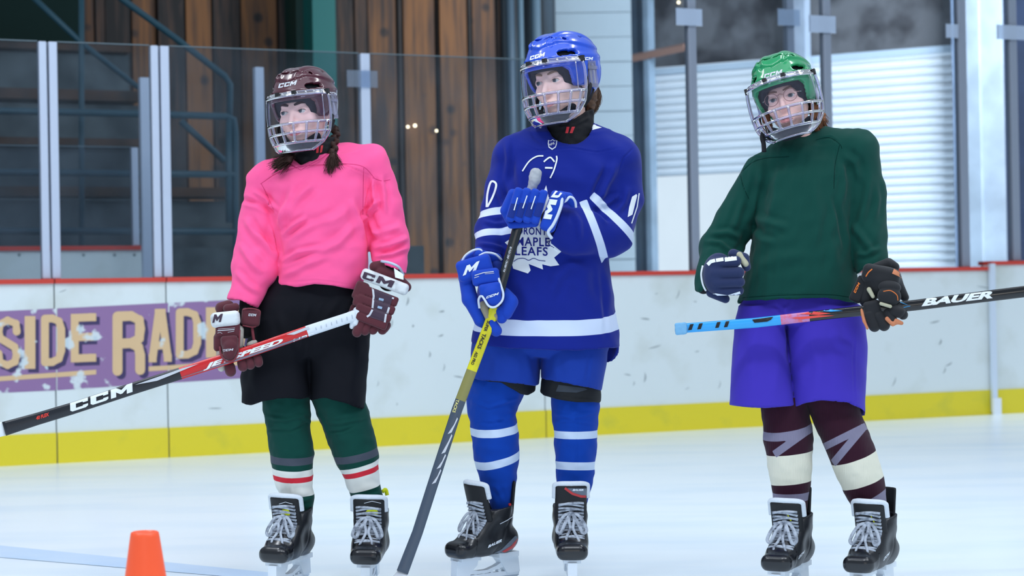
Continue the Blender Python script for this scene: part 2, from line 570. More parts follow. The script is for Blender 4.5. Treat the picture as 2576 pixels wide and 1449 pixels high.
def dtext(s, o, ex, ey, bold=0.02, maxe=6, shear=0.0, space=1.0):
    V, Fc = text_mesh(s, bold, space)
    V = V.copy(); V[:, 0] += shear*V[:, 1]
    V2 = uvt(V, o, ex, ey)
    bm = bmesh.new(); vs = [bm.verts.new((x, y, 0)) for x, y in V2]
    for f in Fc:
        try: bm.faces.new([vs[j] for j in f])
        except ValueError: pass
    bmesh.ops.triangulate(bm, faces=bm.faces[:])
    return _refine(bm, maxe)
def stroke(pts, w):
    """a ribbon outline polygon along pts, width w (number or list)"""
    p = np.array(pts, float); t = np.gradient(p, axis=0); t /= np.linalg.norm(t, axis=1)[:, None]
    n = np.stack([-t[:, 1], t[:, 0]], 1); w = np.array(w, float).reshape(-1, 1)/2 if not np.isscalar(w) else w/2
    a = p+n*w; b = p-n*w
    return [[tuple(a[i]), tuple(a[i+1]), tuple(b[i+1]), tuple(b[i])] for i in range(len(p)-1)]
# ================================================================== THE PLACE
M_ice = mk('ice', (238, 248, 254), 0.28, 0.45, noise=(0.9, (222, 238, 250), 0.45, 0.75, (1, 3, 1)), bump=(30, 0.05, 0.002))
M_board = mk('board_plastic', (214, 223, 224), 0.35, 0.4, noise=(2.2, (196, 203, 197), 0.5, 0.72))
M_kick = mk('yellow_kickplate', (220, 203, 44), 0.4, 0.4, noise=(5, (196, 190, 60), 0.5, 0.8))
M_cap = mk('red_cap_rail', (196, 62, 50), 0.4, 0.4)
M_alu = mk('aluminium', (186, 197, 216), 0.42, 0.5, metal=0.25)
M_alud = mk('aluminium_shade', (120, 132, 150), 0.5, 0.5, metal=0.3)
M_glass = clear('arena_glass', (232, 237, 241), 0.055, 0.16, 0.025, (150, 165, 180), 0.02, dirt=(3.0, 0.05))
M_edge = mk('glass_edge', (96, 112, 120), 0.2, 0.6)
M_alu2 = mk('aluminium_dull', (138, 147, 162), 0.45, 0.5, metal=0.25)
M_brk2 = clear('faint_bracket', (225, 235, 245), 0.1, 0.1, 0.16, (190, 200, 215), 0.1)
M_brk = clear('clear_bracket', (225, 235, 245), 0.1, 0.3, 0.55, (200, 215, 235), 0.1)
M_teal = mk('teal_paint', (26, 66, 80), 0.5, 0.4)
M_conc = mk('concrete', (84, 94, 98), 0.9, 0.2, noise=(3, (52, 62, 66), 0.4, 0.7))
M_bench = mk('bench_wood', (70, 48, 32), 0.7, 0.3, noise=(4, (40, 30, 24), 0.4, 0.7, (1, 1, 1)))
M_scuff = mk('puck_scuff', (150, 160, 162), 0.7, 0.2)

UP = np.array([0, 0, 1.0])
BA, BB = G(0, 1173), G(2576, 1038)
be = (BB-BA)/np.linalg.norm(BB-BA)
bn = np.array([-be[1], be[0], 0])          # away from the camera
if bn[1] < 0: bn = -bn
class Plane:
    def __init__(s, o, e): s.o = np.array(o, float); s.e = np.array(e, float)/np.linalg.norm(e); s.n = np.array([-s.e[1], s.e[0], 0]); s.n *= 1 if s.n[1] > 0 else -1
    def hit(s, px, py, off=0.0):
        d = ray(px, py); o = s.o+s.n*off
        t = ((o-CAM)@s.n)/(d@s.n)
        p = CAM+d*t
        return (p-o)@s.e, p[2]
    def pt(s, a, z, off=0.0): return s.o+s.e*a+s.n*off+UP*z
    def box(s, mb, a0, a1, z0, z1, o0, o1):
        V = [s.pt(a, z, o) for a in (a0, a1) for z in (z0, z1) for o in (o0, o1)]
        return mb.add(V, [(0, 1, 3, 2), (4, 6, 7, 5), (0, 4, 5, 1), (2, 3, 7, 6), (0, 2, 6, 4), (1, 5, 7, 3)])
BP = Plane(BA, be)

# ice
nx, ny = 40, 40
ice = MB().sheet([[(x, y, 0) for y in np.linspace(-6, 34, ny)] for x in np.linspace(-16, 16, nx)])
o = ice.obj('floor', M_ice); struct(o)
M_line = mk('blue_line_under_ice', (196, 222, 250), 0.3, 0.4, noise=(4, (210, 230, 250), 0.4, 0.8))
q = [G(-1500, 1222, .0015), G(-1500, 1275, .0015), G(1600, 1537, .0015), G(1600, 1532, .0015)]
o = add_obj('trim_1', np.array(q), [tuple(range(4))], M_line); struct(o)

# dasher boards
joints = [(-420, None), (143, 1130), (424, 1110), (1372, 1060), (2494, 1000), (2900, None)]
S = [BP.hit(px, py or 1000)[0] for px, py in joints]; S[0] -= 6; S[5] += 3
names = [('white board panel with letters S and I, by the left frame edge'),
         ('white board panel carrying the letters D E R A of the purple advert'),
         ('long white board panel behind the pink and blue jerseys'),
         ('white board panel behind the purple shorts, ending at the bright joint'),
         ('higher white board panel at the far right end, past the bright joint')]
boards = []
for i in range(5):
    a0, a1 = S[i]+0.004, S[i+1]-0.004
    zt = 1.05 if i < 4 else 1.09
    b0 = BP.pt((a0+a1)/2, 0)
    t = thing('dasher_board', b0, names[i], 'board', 'white dasher boards around the rink')
    m1 = MB(); BP.box(m1, a0, a1, 0.0, zt, 0, 0.10); m1.obj('panel', M_board, t, smooth=False)
    m2 = MB(); BP.box(m2, a0, a1, 0.0, 0.178, -0.012, 0.0); m2.obj('kickplate', M_kick, t, smooth=False)
    m3 = MB(); BP.box(m3, a0, a1, zt, zt+0.028, -0.018, 0.13); m3.obj('cap_rail', M_cap, t, smooth=False)
    boards.append(t)
t = thing('joint_post', BP.pt(S[4], 0), 'bright metal strip covering the joint of the last two board panels', 'post')
m1 = MB(); BP.box(m1, S[4]-.022, S[4]+.022, 0.02, 1.1, -0.045, -0.019); m1.obj('strip', mk('bright_steel', (214, 226, 240), .3, .6, .3), t, smooth=False)
m1 = MB(); BP.box(m1, S[4]-.035, S[4]+.035, 0.0, 0.12, -0.07, -0.046); m1.obj('foot', mk('white_plastic_foot', (225, 232, 238), .4), t, smooth=False)

def on_board(VF, off=-0.002):
    V, Fc = VF
    out = [BP.pt(*BP.hit(x, y, off), off) for x, y in V[:, :2]]
    return np.array(out), Fc
# advert, painted on the two left panels and the long one
M_purple = mk('advert_purple', (140, 108, 152), 0.4, 0.4, noise=(8, (205, 214, 218), 0.60, 0.64))
M_shadow = mk('advert_shadow', (62, 52, 92), 0.4, 0.4, noise=(8, (190, 205, 212), 0.60, 0.64))
M_orange = mk('advert_orange', (212, 180, 138), 0.4, 0.4, noise=(8, (206, 214, 214), 0.61, 0.66))
def ad(name, VF, off, mat):
    V, Fc = on_board(VF, off)
    s_mid = V.mean(0)
    par = boards[0] if (s_mid-BP.pt(0, 0))@be < S[1] else boards[1] if (s_mid-BP.pt(0, 0))@be < S[2] else boards[2]
    add_obj(name, V, Fc, mat, par, smooth=False)
edges = [(-420, 803, 1008), (142, 776, 982), (143, 776, 982), (424, 762, 963), (425, 762, 963), (640, 752, 950)]
for k in range(3):
    (xa, ta, ba_), (xb, tb, bb) = edges[2*k], edges[2*k+1]
    ad('advert_field', (np.array([(xa+1, ta), (xb-1, tb), (xb-1, bb), (xa+1, ba_)], float), [(0, 1, 2, 3)]), -0.0016, M_purple)
lets = [('S', -14, 52, 797, 930), ('I', 62, 89, 795, 928), ('D', 103, 164, 792, 922), ('E', 178, 242, 790, 912),
        ('R', 283, 365, 784, 946), ('A', 374, 432, 778, 912), ('D', 442, 506, 776, 903), ('I', 518, 545, 773, 900), ('O', 558, 616, 770, 898)]
PATHS = {'I': [[(.5, 0), (.5, 1)]], 'D': [[(0, 0), (0, 1)], [(0, 1), (.45, 1), (.85, .93), (1, .75), (1, .25), (.85, .07), (.45, 0), (0, 0)]],
    'E': [[(0, 0), (0, 1)], [(0, 1), (1, 1)], [(0, .52), (.85, .52)], [(0, 0), (1, 0)]], 'R': [[(0, 0), (0, 1)], [(0, 1), (.6, 1), (.95, .92), (1, .76), (.95, .58), (.6, .5), (0, .5)], [(.6, .5), (.92, .42), (1, .28), (1, 0)]],
    'A': [[(0, 0), (.40, 1), (.60, 1), (1, 0)], [(.2, .28), (.8, .28)]], 'O': [[(.5, 0), (.12, .08), (0, .3), (0, .7), (.12, .92), (.5, 1), (.88, .92), (1, .7), (1, .3), (.88, .08), (.5, 0)]],
    'S': [[(1, .74), (.95, .92), (.5, 1), (.1, .92), (0, .75), (.12, .6), (.88, .4), (1, .24), (.9, .07), (.5, 0), (.08, .08), (0, .27)]]}
for ch, x0, x1, y0, y1 in lets:
    w = 27 if ch == 'I' else 25 if ch == 'R' else 20
    polys = []
    for path in PATHS[ch]:
        xa, xb = (x0+w/2, x1-w/2) if ch != 'I' else (x0, x1)
        pp = [(xa+u*(xb-xa), y1-w/2-v*(y1-y0-w)-.04*(xa+u*(xb-xa)-x0)) for u, v in path]
        if ch == 'I': pp = [(pp[0][0], y1), (pp[1][0], y0)]
        polys += [[(x-.0, y) for x, y in q] for q in stroke(pp, w)]
        if ch != 'I': polys += [[(x+w/2*math.cos(a_), y+w/2*math.sin(a_)) for a_ in np.linspace(0, 2*math.pi, 13)[:-1]] for x, y in pp] if ch in 'SDOR' else [[(x-w/2, y-w/2), (x+w/2, y-w/2), (x+w/2, y+w/2), (x-w/2, y+w/2)] for x, y in pp]
    for dx, dy, off, mat, nm in ((9, 9, -0.0022, M_shadow, 'letter_shadow'), (0, 0, -0.003, M_orange, 'letter')):
        VV = []; FF = []; par = None
        for i_, q_ in enumerate(polys):
            o_ = off-(i_*.00004 if off < -.0025 else i_*.00001); n_ = len(VV)
            VV += [BP.pt(*BP.hit(x+dx, y+dy, o_), o_) for x, y in q_]; FF.append(tuple(range(n_, n_+len(q_))))
        sm = (np.mean(VV, 0)-BP.pt(0, 0))@be
        add_obj(nm, np.array(VV), FF, mat, boards[0] if sm < S[1] else boards[1] if sm < S[2] else boards[2], smooth=False)
for (xa, ya, xb, yb) in ((-420, 979, 142, 940), (143, 940, 242, 933), (374, 925, 424, 922), (425, 922, 620, 908)):
    ad('underline', (np.array([(xa, ya-3), (xb, yb-3), (xb, yb+9), (xa, ya+9)], float), [(0, 1, 2, 3)]), -0.003, M_orange)
# scuffs left by pucks
rs = random.Random(4)
for k in range(46):
    px = rs.choice([rs.uniform(20, 560), rs.uniform(930, 1170), rs.uniform(1560, 1830), rs.uniform(2190, 2480)])
    top = 700-.012*px+20; py = rs.uniform(top+10, 1090-.052*px)
    if px < 600 and 740 < py < 985: continue
    L = rs.uniform(6, 34); an = rs.choice([rs.uniform(-.6, .2), rs.uniform(-1.6, -1.2)])
    w = rs.uniform(1.5, 5)
    pts = [(px+L*t*math.cos(an)+3*math.sin(3*t), py+L*t*math.sin(an)) for t in np.linspace(0, 1, 5)]
    VF = flatpoly(stroke(pts, [.6, w*.8, w, w*.7, .5]), 30)
    V, Fc = on_board(VF, -0.0012)
    add_obj('scuff', V, Fc, M_scuff, boards[0 if px < 143 else 1 if px < 424 else 2 if px < 1372 else 3], smooth=False)

# glass, stanchions
def stanchion(pl, px, py, off, z0, z1, widths, label, brk=None, depth=.05):
    s, _ = pl.hit(px, py, off)
    base = pl.pt(s, z0, off)
    t = thing('stanchion', base, label, 'post', 'aluminium posts holding the rink glass')
    tot = sum(widths)+0.012*(len(widths)-1); a = s-tot/2
    for w in widths:
        m1 = MB(); pl.box(m1, a, a+w, z0, z1, off-.03, off+.03)
        o = m1.obj('profile', M_alu if z1 < 3 else M_alu2, t, smooth=False)
        bv = o.modifiers.new('b', 'BEVEL'); bv.width = 0.006; bv.segments = 2
        a += w+0.012
    if brk:
        x0, x1, y0, y1 = brk
        s0, za = pl.hit(x0, y0, off-.04); s1, zb = pl.hit(x1, y1, off-.04)
        m1 = MB(); pl.box(m1, s0, s1, zb, za, off-.045, off-.036); m1.obj('bracket', M_brk if z1 > 3 else M_brk2, t, smooth=False)
    return s
def pane(pl, s0, s1, z0, z1, off, label, group):
    base = pl.pt((s0+s1)/2, z0, off)
    t = thing('glass_panel', base, label, 'glass panel', group)
    m1 = MB(); pl.box(m1, s0, s1, z0, z1, off-.005, off+.005); m1.obj('pane', M_glass, t, smooth=False)
    m1 = MB(); pl.box(m1, s0, s1, z1, z1+.006, off-.006, off+.006); m1.obj('top_edge', M_edge, t, smooth=False)
ZC, ZG = 1.078, 2.47
OFF = 0.06
s1_ = stanchion(BP, 123, 400, OFF, ZC, ZG, [.046, .050], 'double aluminium post at the left, in front of the bench boards')
s2_ = stanchion(BP, 404, 400, OFF, ZC, ZG, [.046, .054], 'double aluminium post beside the shorter grey bench post')
s3_ = stanchion(BP, 917, 250, OFF, ZC, ZG, [.062], 'single aluminium post behind the pink shoulder', (872, 950, 176, 221))
sA = BP.hit(-420, 400, OFF)[0]-6; s4_ = BP.hit(1352, 400, OFF)[0]
GG = 'clear panes of rink glass above the boards'
pane(BP, sA, s1_-.055, ZC, ZG, OFF, 'clear rink glass left of the first double post', GG)
pane(BP, s1_+.055, s2_-.058, ZC, ZG, OFF, 'clear rink glass between the two double posts', GG)
pane(BP, s2_+.058, s3_-.034, ZC, ZG, OFF, 'clear rink glass behind the head in the maroon helmet', GG)
pane(BP, s3_+.034, s4_, ZC, ZG, OFF, 'clear rink glass between the single post and the blue helmet', GG)
ZT = 3.6
tall = [(1737, 100, [.062], (1699, 1766, 20, 66), 'tall grey post between the blue and the green jersey'),
        (2076, 100, [.062], (2036, 2102, 38, 84), 'tall grey post rising behind the green helmet'),
        (2417, 200, [.07], (2378, 2410, 60, 96), 'tall grey post at the right edge of the slatted door'),
        (2545, 200, [.066], (2508, 2590, 62, 102), 'tall grey post near the right frame edge')]
ss = [s4_+.02]
for px, py, w, br, lb in tall: ss.append(stanchion(BP, px, py, OFF, ZC if px < 2500 else ZC+.041, ZT, w, lb, br))
ss.append(BP.hit(2900, 300, OFF)[0]+3)
lb = ['tall rink glass beside the blue helmet', 'tall rink glass left of the green helmet', 'tall rink glass in front of the closed slatted door', 'tall rink glass in front of the white column', 'tall rink glass at the right frame edge']
for i in range(3): pane(BP, ss[i]+.036, ss[i+1]-.036, ZC, ZT, OFF, lb[i], GG)
pane(BP, ss[3]+.04, S[4]-.01, ZC, ZT, OFF, lb[3], GG)
pane(BP, S[4]+.002, ss[4]-.036, ZC+.041, ZT, OFF, 'narrow tall rink glass just past the bright joint post', GG)
pane(BP, ss[4]+.036, ss[5]-.036, ZC+.041, ZT, OFF, lb[4], GG)
# shorter posts standing behind, on the bench side
stanchion(BP, 652, 300, 0.95, 0.0, ZG, [.060], 'aluminium post further back, left of the maroon helmet')
stanchion(BP, 366, 400, 1.75, 0.0, ZG, [.070], 'grey bench post just left of the second double post')
stanchion(BP, 1984, 60, 1.2, 0.0, ZT, [.07], 'tall grey post further back, left of the green helmet', (1955, 2012, 22, 66))

# bench boards behind
OB = 2.05
a0 = BP.hit(-420, 660, OB)[0]-6; a1 = BP.hit(361, 660, OB)[0]
t = thing('bench_board', BP.pt((a0+a1)/2, 0, OB), 'white bench board with red rail seen through the left glass', 'board')
zb = BP.hit(180, 619, OB)[1]
m1 = MB(); BP.box(m1, a0, a1, 0.0, zb-.03, OB, OB+.1); m1.obj('panel', M_board, t, smooth=False)
m1 = MB(); BP.box(m1, a0, a1, zb-.03, zb, OB-.02, OB+.12); m1.obj('cap_rail', M_cap, t, smooth=False)
for px in (48, 210, 288, 338): MB().sphere(BP.pt(*BP.hit(px, 641, OB), OB), 0.012, 8, 6).obj('bolt_head', M_scuff, t)
zg = BP.hit(180, 369, OB+.05)[1]
pane(BP, a0, a1-.06, zb, zg, OB+.05, 'low glass on top of the bench board', 'low bench glass')
stanchion(BP, 339, 500, OB+.05, zb, zg, [.045], 'short aluminium post on the end of the bench board')

# bleachers: concrete tiers with wooden seats
OW = 6.2
tiers = [(3.0, 595, 505, 494, 470), (3.6, 500, 372, 366, 348), (4.3, 372, 262, 252, 226), (5.0, 262, 135, 128, 112)]
aL = BP.hit(-500, 500, 4)[0]-6
t = thing('bleachers', BP.pt(BP.hit(150, 500, 4)[0], 0, 4), 'grey concrete spectator tiers with brown wooden seats behind the left glass', 'bleachers')
xr = [585, 352, 352, 330]
for (of, yb, yt, s0_, s1b), xx in zip(tiers, xr):
    ar = BP.hit(xx, 480, of)[0]; zt = BP.hit(200, yt, of)[1]
    m1 = MB(); BP.box(m1, aL, ar, 0, zt, of, of+.75); m1.obj('tier', M_conc, t, smooth=False)
    za, zb2 = BP.hit(200, s0_, of-.05)[1], BP.hit(200, s1b, of-.05)[1]
    m1 = MB(); BP.box(m1, aL, ar, za, zb2, of-.08, of+.3); m1.obj('seat', M_bench, t, smooth=False)
ar0, ar1 = BP.hit(425, 640, 2.2)[0], BP.hit(640, 640, 2.2)[0]
m1 = MB(); BP.box(m1, ar0, ar1+1.5, 0, BP.hit(500, 622, 2.6)[1], 2.6, 2.75); o = m1.obj('wall_bench', M_conc, smooth=False); struct(o)

# teal railings
def rail(name, label, segs, off, r=0.026):
    p0 = BP.pt(*BP.hit(*segs[0][0], off), off)
    t = thing(name, (p0[0], p0[1], 0), label, 'railing')
    for sg in segs:
        MB().tube([BP.pt(*BP.hit(x, y, off), off) for x, y in sg], r, 8).obj('bar', M_teal, t)
    return t
rail('handrail', 'teal tube railing with three level bars ending in a tall end post', [
    [(-400, 272), (100, 281), (340, 286), (570, 293), (588, 300), (592, 330), (594, 690), (594, 1000)],
    [(-400, 430), (592, 439)], [(-400, 582), (592, 582)], [(576, 300), (576, 560)]], 2.5)
rail('stair_rail', 'sloping teal stair railing that bends down at its lower end', [
    [(230, -60), (310, 0), (440, 95), (566, 192), (579, 212), (577, 292)], [(455, 305), (565, 405)]], 2.9)
rail('upper_rail', 'dark teal upright with a sloping bar at the upper left', [
    [(205, -40), (205, 190), (205, 345), (206, 1000)], [(80, -10), (205, 108), (350, 222)]], 2.75, .022)

# plank wall
cols = [(205, 240, .45), (240, 268, .2), (268, 335, .02), (335, 398, .75), (398, 468, .12), (468, 536, .9), (536, 608, .1), (608, 702, .72), (702, 748, .1),
        (840, 893, .22), (893, 928, .3), (928, 1002, .5), (1002, 1016, 0.0), (1016, 1098, .85), (1098, 1104, 0), (1104, 1176, .8), (1176, 1188, .05), (1188, 1250, .55), (1250, 1264, .02)]
mt, nt, b = _bsdf('old_planks')
b.inputs['Roughness'].default_value = 0.75
at = nt.nodes.new('ShaderNodeAttribute'); at.attribute_name = 'tone'
cr = nt.nodes.new('ShaderNodeValToRGB')
cr.color_ramp.elements[0].position = 0; cr.color_ramp.elements[0].color = lin((14, 12, 12))
cr.color_ramp.elements[1].position = 1; cr.color_ramp.elements[1].color = lin((114, 74, 38))
for p_, c_ in ((.15, (36, 28, 25)), (.4, (60, 42, 32)), (.7, (88, 58, 34))):
    e_ = cr.color_ramp.elements.new(p_); e_.color = lin(c_)
tc = nt.nodes.new('ShaderNodeTexCoord'); mp = nt.nodes.new('ShaderNodeMapping'); mp.inputs['Scale'].default_value = (9, 9, .6)
n1 = nt.nodes.new('ShaderNodeTexNoise'); n1.inputs['Scale'].default_value = 2.2; n1.inputs['Detail'].default_value = 6
vo = nt.nodes.new('ShaderNodeTexVoronoi'); vo.inputs['Scale'].default_value = 3.4
nt.links.new(tc.outputs['Object'], mp.inputs[0]); nt.links.new(mp.outputs[0], n1.inputs['Vector']); nt.links.new(tc.outputs['Object'], vo.inputs['Vector'])
n2 = nt.nodes.new('ShaderNodeTexNoise'); n2.inputs['Scale'].default_value = 1.1; nt.links.new(tc.outputs['Object'], n2.inputs['Vector'])
m1_ = nt.nodes.new('ShaderNodeMath'); m1_.operation = 'MULTIPLY_ADD'; m1_.inputs[1].default_value = 1.9; m1_.inputs[2].default_value = -0.95
nt.links.new(n1.outputs['Fac'], m1_.inputs[0])
m2_ = nt.nodes.new('ShaderNodeMath'); m2_.operation = 'ADD'; nt.links.new(m1_.outputs[0], m2_.inputs[0]); nt.links.new(at.outputs['Fac'], m2_.inputs[1])
kn = nt.nodes.new('ShaderNodeMapRange'); kn.inputs[1].default_value = 0.10; kn.inputs[2].default_value = 0.2; kn.inputs[3].default_value = -0.5; kn.inputs[4].default_value = 0
nt.links.new(vo.outputs['Distance'], kn.inputs[0])
m3_ = nt.nodes.new('ShaderNodeMath'); m3_.operation = 'ADD'; nt.links.new(m2_.outputs[0], m3_.inputs[0]); nt.links.new(kn.outputs[0], m3_.inputs[1])
nt.links.new(m3_.outputs[0], cr.inputs[0]); nt.links.new(cr.outputs[0], b.inputs['Base Color'])
M_plank = mt
m1 = MB(); tones = []
rs = random.Random(2)
for x0, x1, tn in cols:
    for a, bb, tt, dd in ((x0, x1-5, tn, 0),):
        sa, sb = BP.hit(a, 200, OW)[0], BP.hit(bb, 200, OW)[0]
        n0 = m1.n; BP.box(m1, sa, sb, 0, 5.2, OW-rs.uniform(.0, .05), OW+.1); tones += [tt*1.0]*(m1.n-n0)
n0 = m1.n; BP.box(m1, BP.hit(190, 200, OW)[0], BP.hit(1266, 200, OW)[0], 0, 5.2, OW+.08, OW+.2); tones += [0.0]*(m1.n-n0)
o = add_obj('wall_back', np.array(m1.V), m1.F, M_plank, smooth=False, attrs={'tone': tones}); struct(o)
# dark green end wall on the left
M_dkg = mk('dark_green_wall', (3, 30, 27), 0.8, 0.2)
m1 = MB(); BP.box(m1, BP.hit(-700, 200, OW-.3)[0]-7, BP.hit(206, 200, OW-.3)[0], 0, 5.2, OW-.3, OW); o = m1.obj('wall_left', M_dkg, smooth=False); struct(o)
# green steel column
t = thing('steel_column', BP.pt(BP.hit(795, 200, OW-.5)[0], 0, OW-.5), 'green painted steel column standing against the plank wall', 'column')
m1 = MB(); BP.box(m1, BP.hit(788, 150, OW-.6)[0], BP.hit(846, 150, OW-.6)[0], 0, 5.2, OW-.6, OW-.02); m1.obj('flange', mk('green_column_paint', (4, 92, 88), .5), t, smooth=False)
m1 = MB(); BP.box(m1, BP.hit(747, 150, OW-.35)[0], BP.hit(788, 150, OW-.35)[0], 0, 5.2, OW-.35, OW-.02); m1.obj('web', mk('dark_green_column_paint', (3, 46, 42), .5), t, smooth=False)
# fluted dark doorway strips right of the planks
m1 = MB()
M_dark = mk('dark_cladding', (34, 42, 48), .7, .3, noise=(2, (60, 76, 86), .4, .7, (6, 6, .3)))
BP.box(m1, BP.hit(1262, 200, OW)[0], BP.hit(1400, 200, OW)[0], 0, 5.2, OW, OW+.1); o = m1.obj('wall_cladding', M_dark, smooth=False); struct(o)
for px, w, c, lbl in ((1285, .045, (60, 80, 94), 'first grey-blue pipe right of the plank wall'), (1312, .03, (84, 108, 122), 'second and thinnest grey-blue pipe beside the plank wall'), (1350, .05, (78, 100, 114), 'grey-blue pipe next to the white wall')):
    sx = BP.hit(px, 200, OW-.1)[0]
    o = MB().tube([BP.pt(sx, 0, OW-.1), BP.pt(sx, 5.2, OW-.1)], w, 12).obj('pipe', mk('pipe_paint', c, .45), base=BP.pt(sx, 0, OW-.1)); tag(o, lbl, 'pipe', 'upright pipes')

# far end: white wall, columns, slatted doors
M_white = mk('white_wall', (170, 182, 186), 0.6, 0.3)
EP = Plane(P(1600, 735, 22.0)*np.array([1, 1, 0]), [0.863, -0.505, 0])
WP = Plane(P(1480, 735, 20.6)*np.array([1, 1, 0]), [1, 0, 0])
m1 = MB()
z = 0.0
while z < 6: WP.box(m1, WP.hit(1374, 300)[0], WP.hit(1592, 300)[0], z+.006, z+.25, -.02 if int(z*4) % 2 else -.012, .05); z += .256
WP.box(m1, WP.hit(1374, 300)[0], WP.hit(1592, 300)[0], 0, 6, .0, .08)
o = m1.obj('wall_white', M_white, smooth=False); struct(o)
def ecol(x0, x1, off, col, name, label, nm='column'):
    m1 = MB(); EP.box(m1, EP.hit(x0, 300, off)[0], EP.hit(x1, 300, off)[0], 0, 6, off-.06, off+.1)
    o = m1.obj(nm, mk(name, col, .5, noise=(2, tuple(int(v*.8) for v in col), .4, .7)), smooth=False, base=EP.pt(EP.hit((x0+x1)/2, 300, off)[0], 0, off)); tag(o, label, 'column', 'columns at the far end')
ecol(1588, 1612, -.2, (92, 112, 130), 'slate_column', 'slate blue column directly right of the white wall')
ecol(1612, 1628, -.12, (120, 140, 158), 'grey_column', 'narrow mid-grey column beside the slate blue one')
ecol(1628, 1640, -.3, (140, 160, 176), 'pale_column', 'narrow pale column at the left jamb of the open door')
ecol(2000, 2034, -.15, (160, 172, 186), 'door_divider', 'pale divider column between the two slatted doors')
ecol(2402, 2432, -.2, (128, 146, 170), 'jamb_column', 'grey-blue jamb right of the closed slatted door')
ecol(2428, 2470, -.25, (168, 180, 190), 'white_column', 'white column just right of the slatted doors')
ecol(2470, 2526, -.18, (176, 186, 194), 'wide_white_column', 'widest white column, next to the navy wall')
ecol(2526, 3300, -.1, (30, 42, 66), 'navy_wall', 'dark navy wall panel at the right frame edge', 'wall_panel')
ztop = EP.hit(1640, 186)[1]
M_stone = mk('mottled_wall', (104, 104, 106), .85, .2, noise=(2.0, (46, 44, 46), .42, .62))
m1 = MB(); EP.box(m1, EP.hit(1640, 100)[0], EP.hit(2402, 100)[0], ztop+.02, 6, .02, .15); o = m1.obj('wall_upper', M_stone, smooth=False); struct(o)
M_slat = mk('door_slat', (238, 242, 244), .45, .4)
def shutter(x0, x1, zb, label):
    a, b2 = EP.hit(x0, 300)[0], EP.hit(x1, 300)[0]
    t = thing('rolling_door', EP.pt((a+b2)/2, zb), label, 'door', 'white slatted rolling doors')
    m1 = MB(); z = zb
    prof = []
    while z < ztop-.01:
        for u, o_ in ((0, .03), (.004, .05), (.012, .006), (.03, -.012), (.052, -.016), (.07, -.010), (.080, .002)):
            prof.append((z+u, o_))
        z += .086
    m1.sheet([[EP.pt(s_, z_, o_) for s_ in (a, b2)] for z_, o_ in prof])
    m1.obj('curtain', M_slat, t)
    m1 = MB(); EP.box(m1, a, b2, ztop-.02, ztop+.05, -.03, .0); m1.obj('hood', mk('door_hood', (188, 204, 216), .5), t, smooth=False)
shutter(1640, 2000, EP.hit(1700, 442)[1], 'half-raised slatted door with white daylight beneath it')
shutter(2034, 2402, 0.0, 'closed slatted door behind the green shoulder')
# daylight outside the open door
e = bpy.data.materials.new('overcast_sky'); e.use_nodes = True
en = e.node_tree.nodes; en.remove(en['Principled BSDF']); em = en.new('ShaderNodeEmission'); em.inputs[0].default_value = lin((238, 248, 255)); em.inputs[1].default_value = 1.25
e.node_tree.links.new(em.outputs[0], en['Material Output'].inputs[0])
m1 = MB(); EP.box(m1, -6, 9, -1, 6, 2.5, 2.6); o = m1.obj('sky', e, smooth=False); struct(o)
# bar added on the wall in place of a beam's reflection in the glass
p0, p1 = [EP.pt(*EP.hit(x_, y_, -.36), -.36) for x_, y_ in ((1592, 146), (1724, 118))]
o = MB().tube([p0, p1], .05, 4).obj('beam_reflection', mk('beam_reflection_brown', (150, 112, 96), .5), smooth=False, base=p0); tag(o, 'short reddish-brown bar left of the tall grey post, standing in for a beam reflection', 'beam reflection')
# glowing beads added in place of lamp reflections on the glass
for px, py, r, l in ((1026, 319, .018, 'leftmost small warm bead in front of the planks, standing in for a lamp reflection'), (1044, 316, .021, 'middle and brightest small warm bead by the planks, standing in for a lamp reflection'), (1098, 329, .016, 'lone small warm bead right of the pair, standing in for a lamp reflection'), (1707, 6, .02, 'small warm glowing bead at the top of the mottled wall')):
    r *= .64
    M_lampref = mk('lamp_reflection_glow', (255, 236, 200), .5, emit=((255, 232, 190), 7))
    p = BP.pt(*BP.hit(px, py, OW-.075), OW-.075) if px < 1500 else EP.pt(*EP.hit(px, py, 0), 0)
    o = MB().sphere(p, r, 12, 8).obj('lamp_reflection', M_lampref, base=p); tag(o, l, 'lamp reflection', 'warm beads standing in for lamp reflections')

# traffic cone
cb = G(372, 1788)
prof = [(.024, .404), (.028, .411), (.0315, .409), (.0335, .400), (.088, .028), (.094, .022)]
V = []; n = 48
for r_, z_ in [(.024, .30)]+prof:
    for i in range(n):
        a = 2*math.pi*i/n; V.append((cb[0]+r_*math.cos(a), cb[1]+r_*math.sin(a), z_))
Fc = [(j*n+i, j*n+(i+1) % n, (j+1)*n+(i+1) % n, (j+1)*n+i) for j in range(len(prof)) for i in range(n)]
t = thing('traffic_cone', cb, 'bright orange plastic cone standing on the ice', 'cone')
M_cone = mk('orange_plastic', (255, 92, 48), .38, .5)
mb = MB().add(V, Fc); mb.obj('cone_body', M_cone, t)
m1 = MB().box((cb[0], cb[1], .013), (.125, .125, .012)); o = m1.obj('base_plate', M_cone, t, smooth=False)
bv = o.modifiers.new('b', 'BEVEL'); bv.width = .006; bv.segments = 2
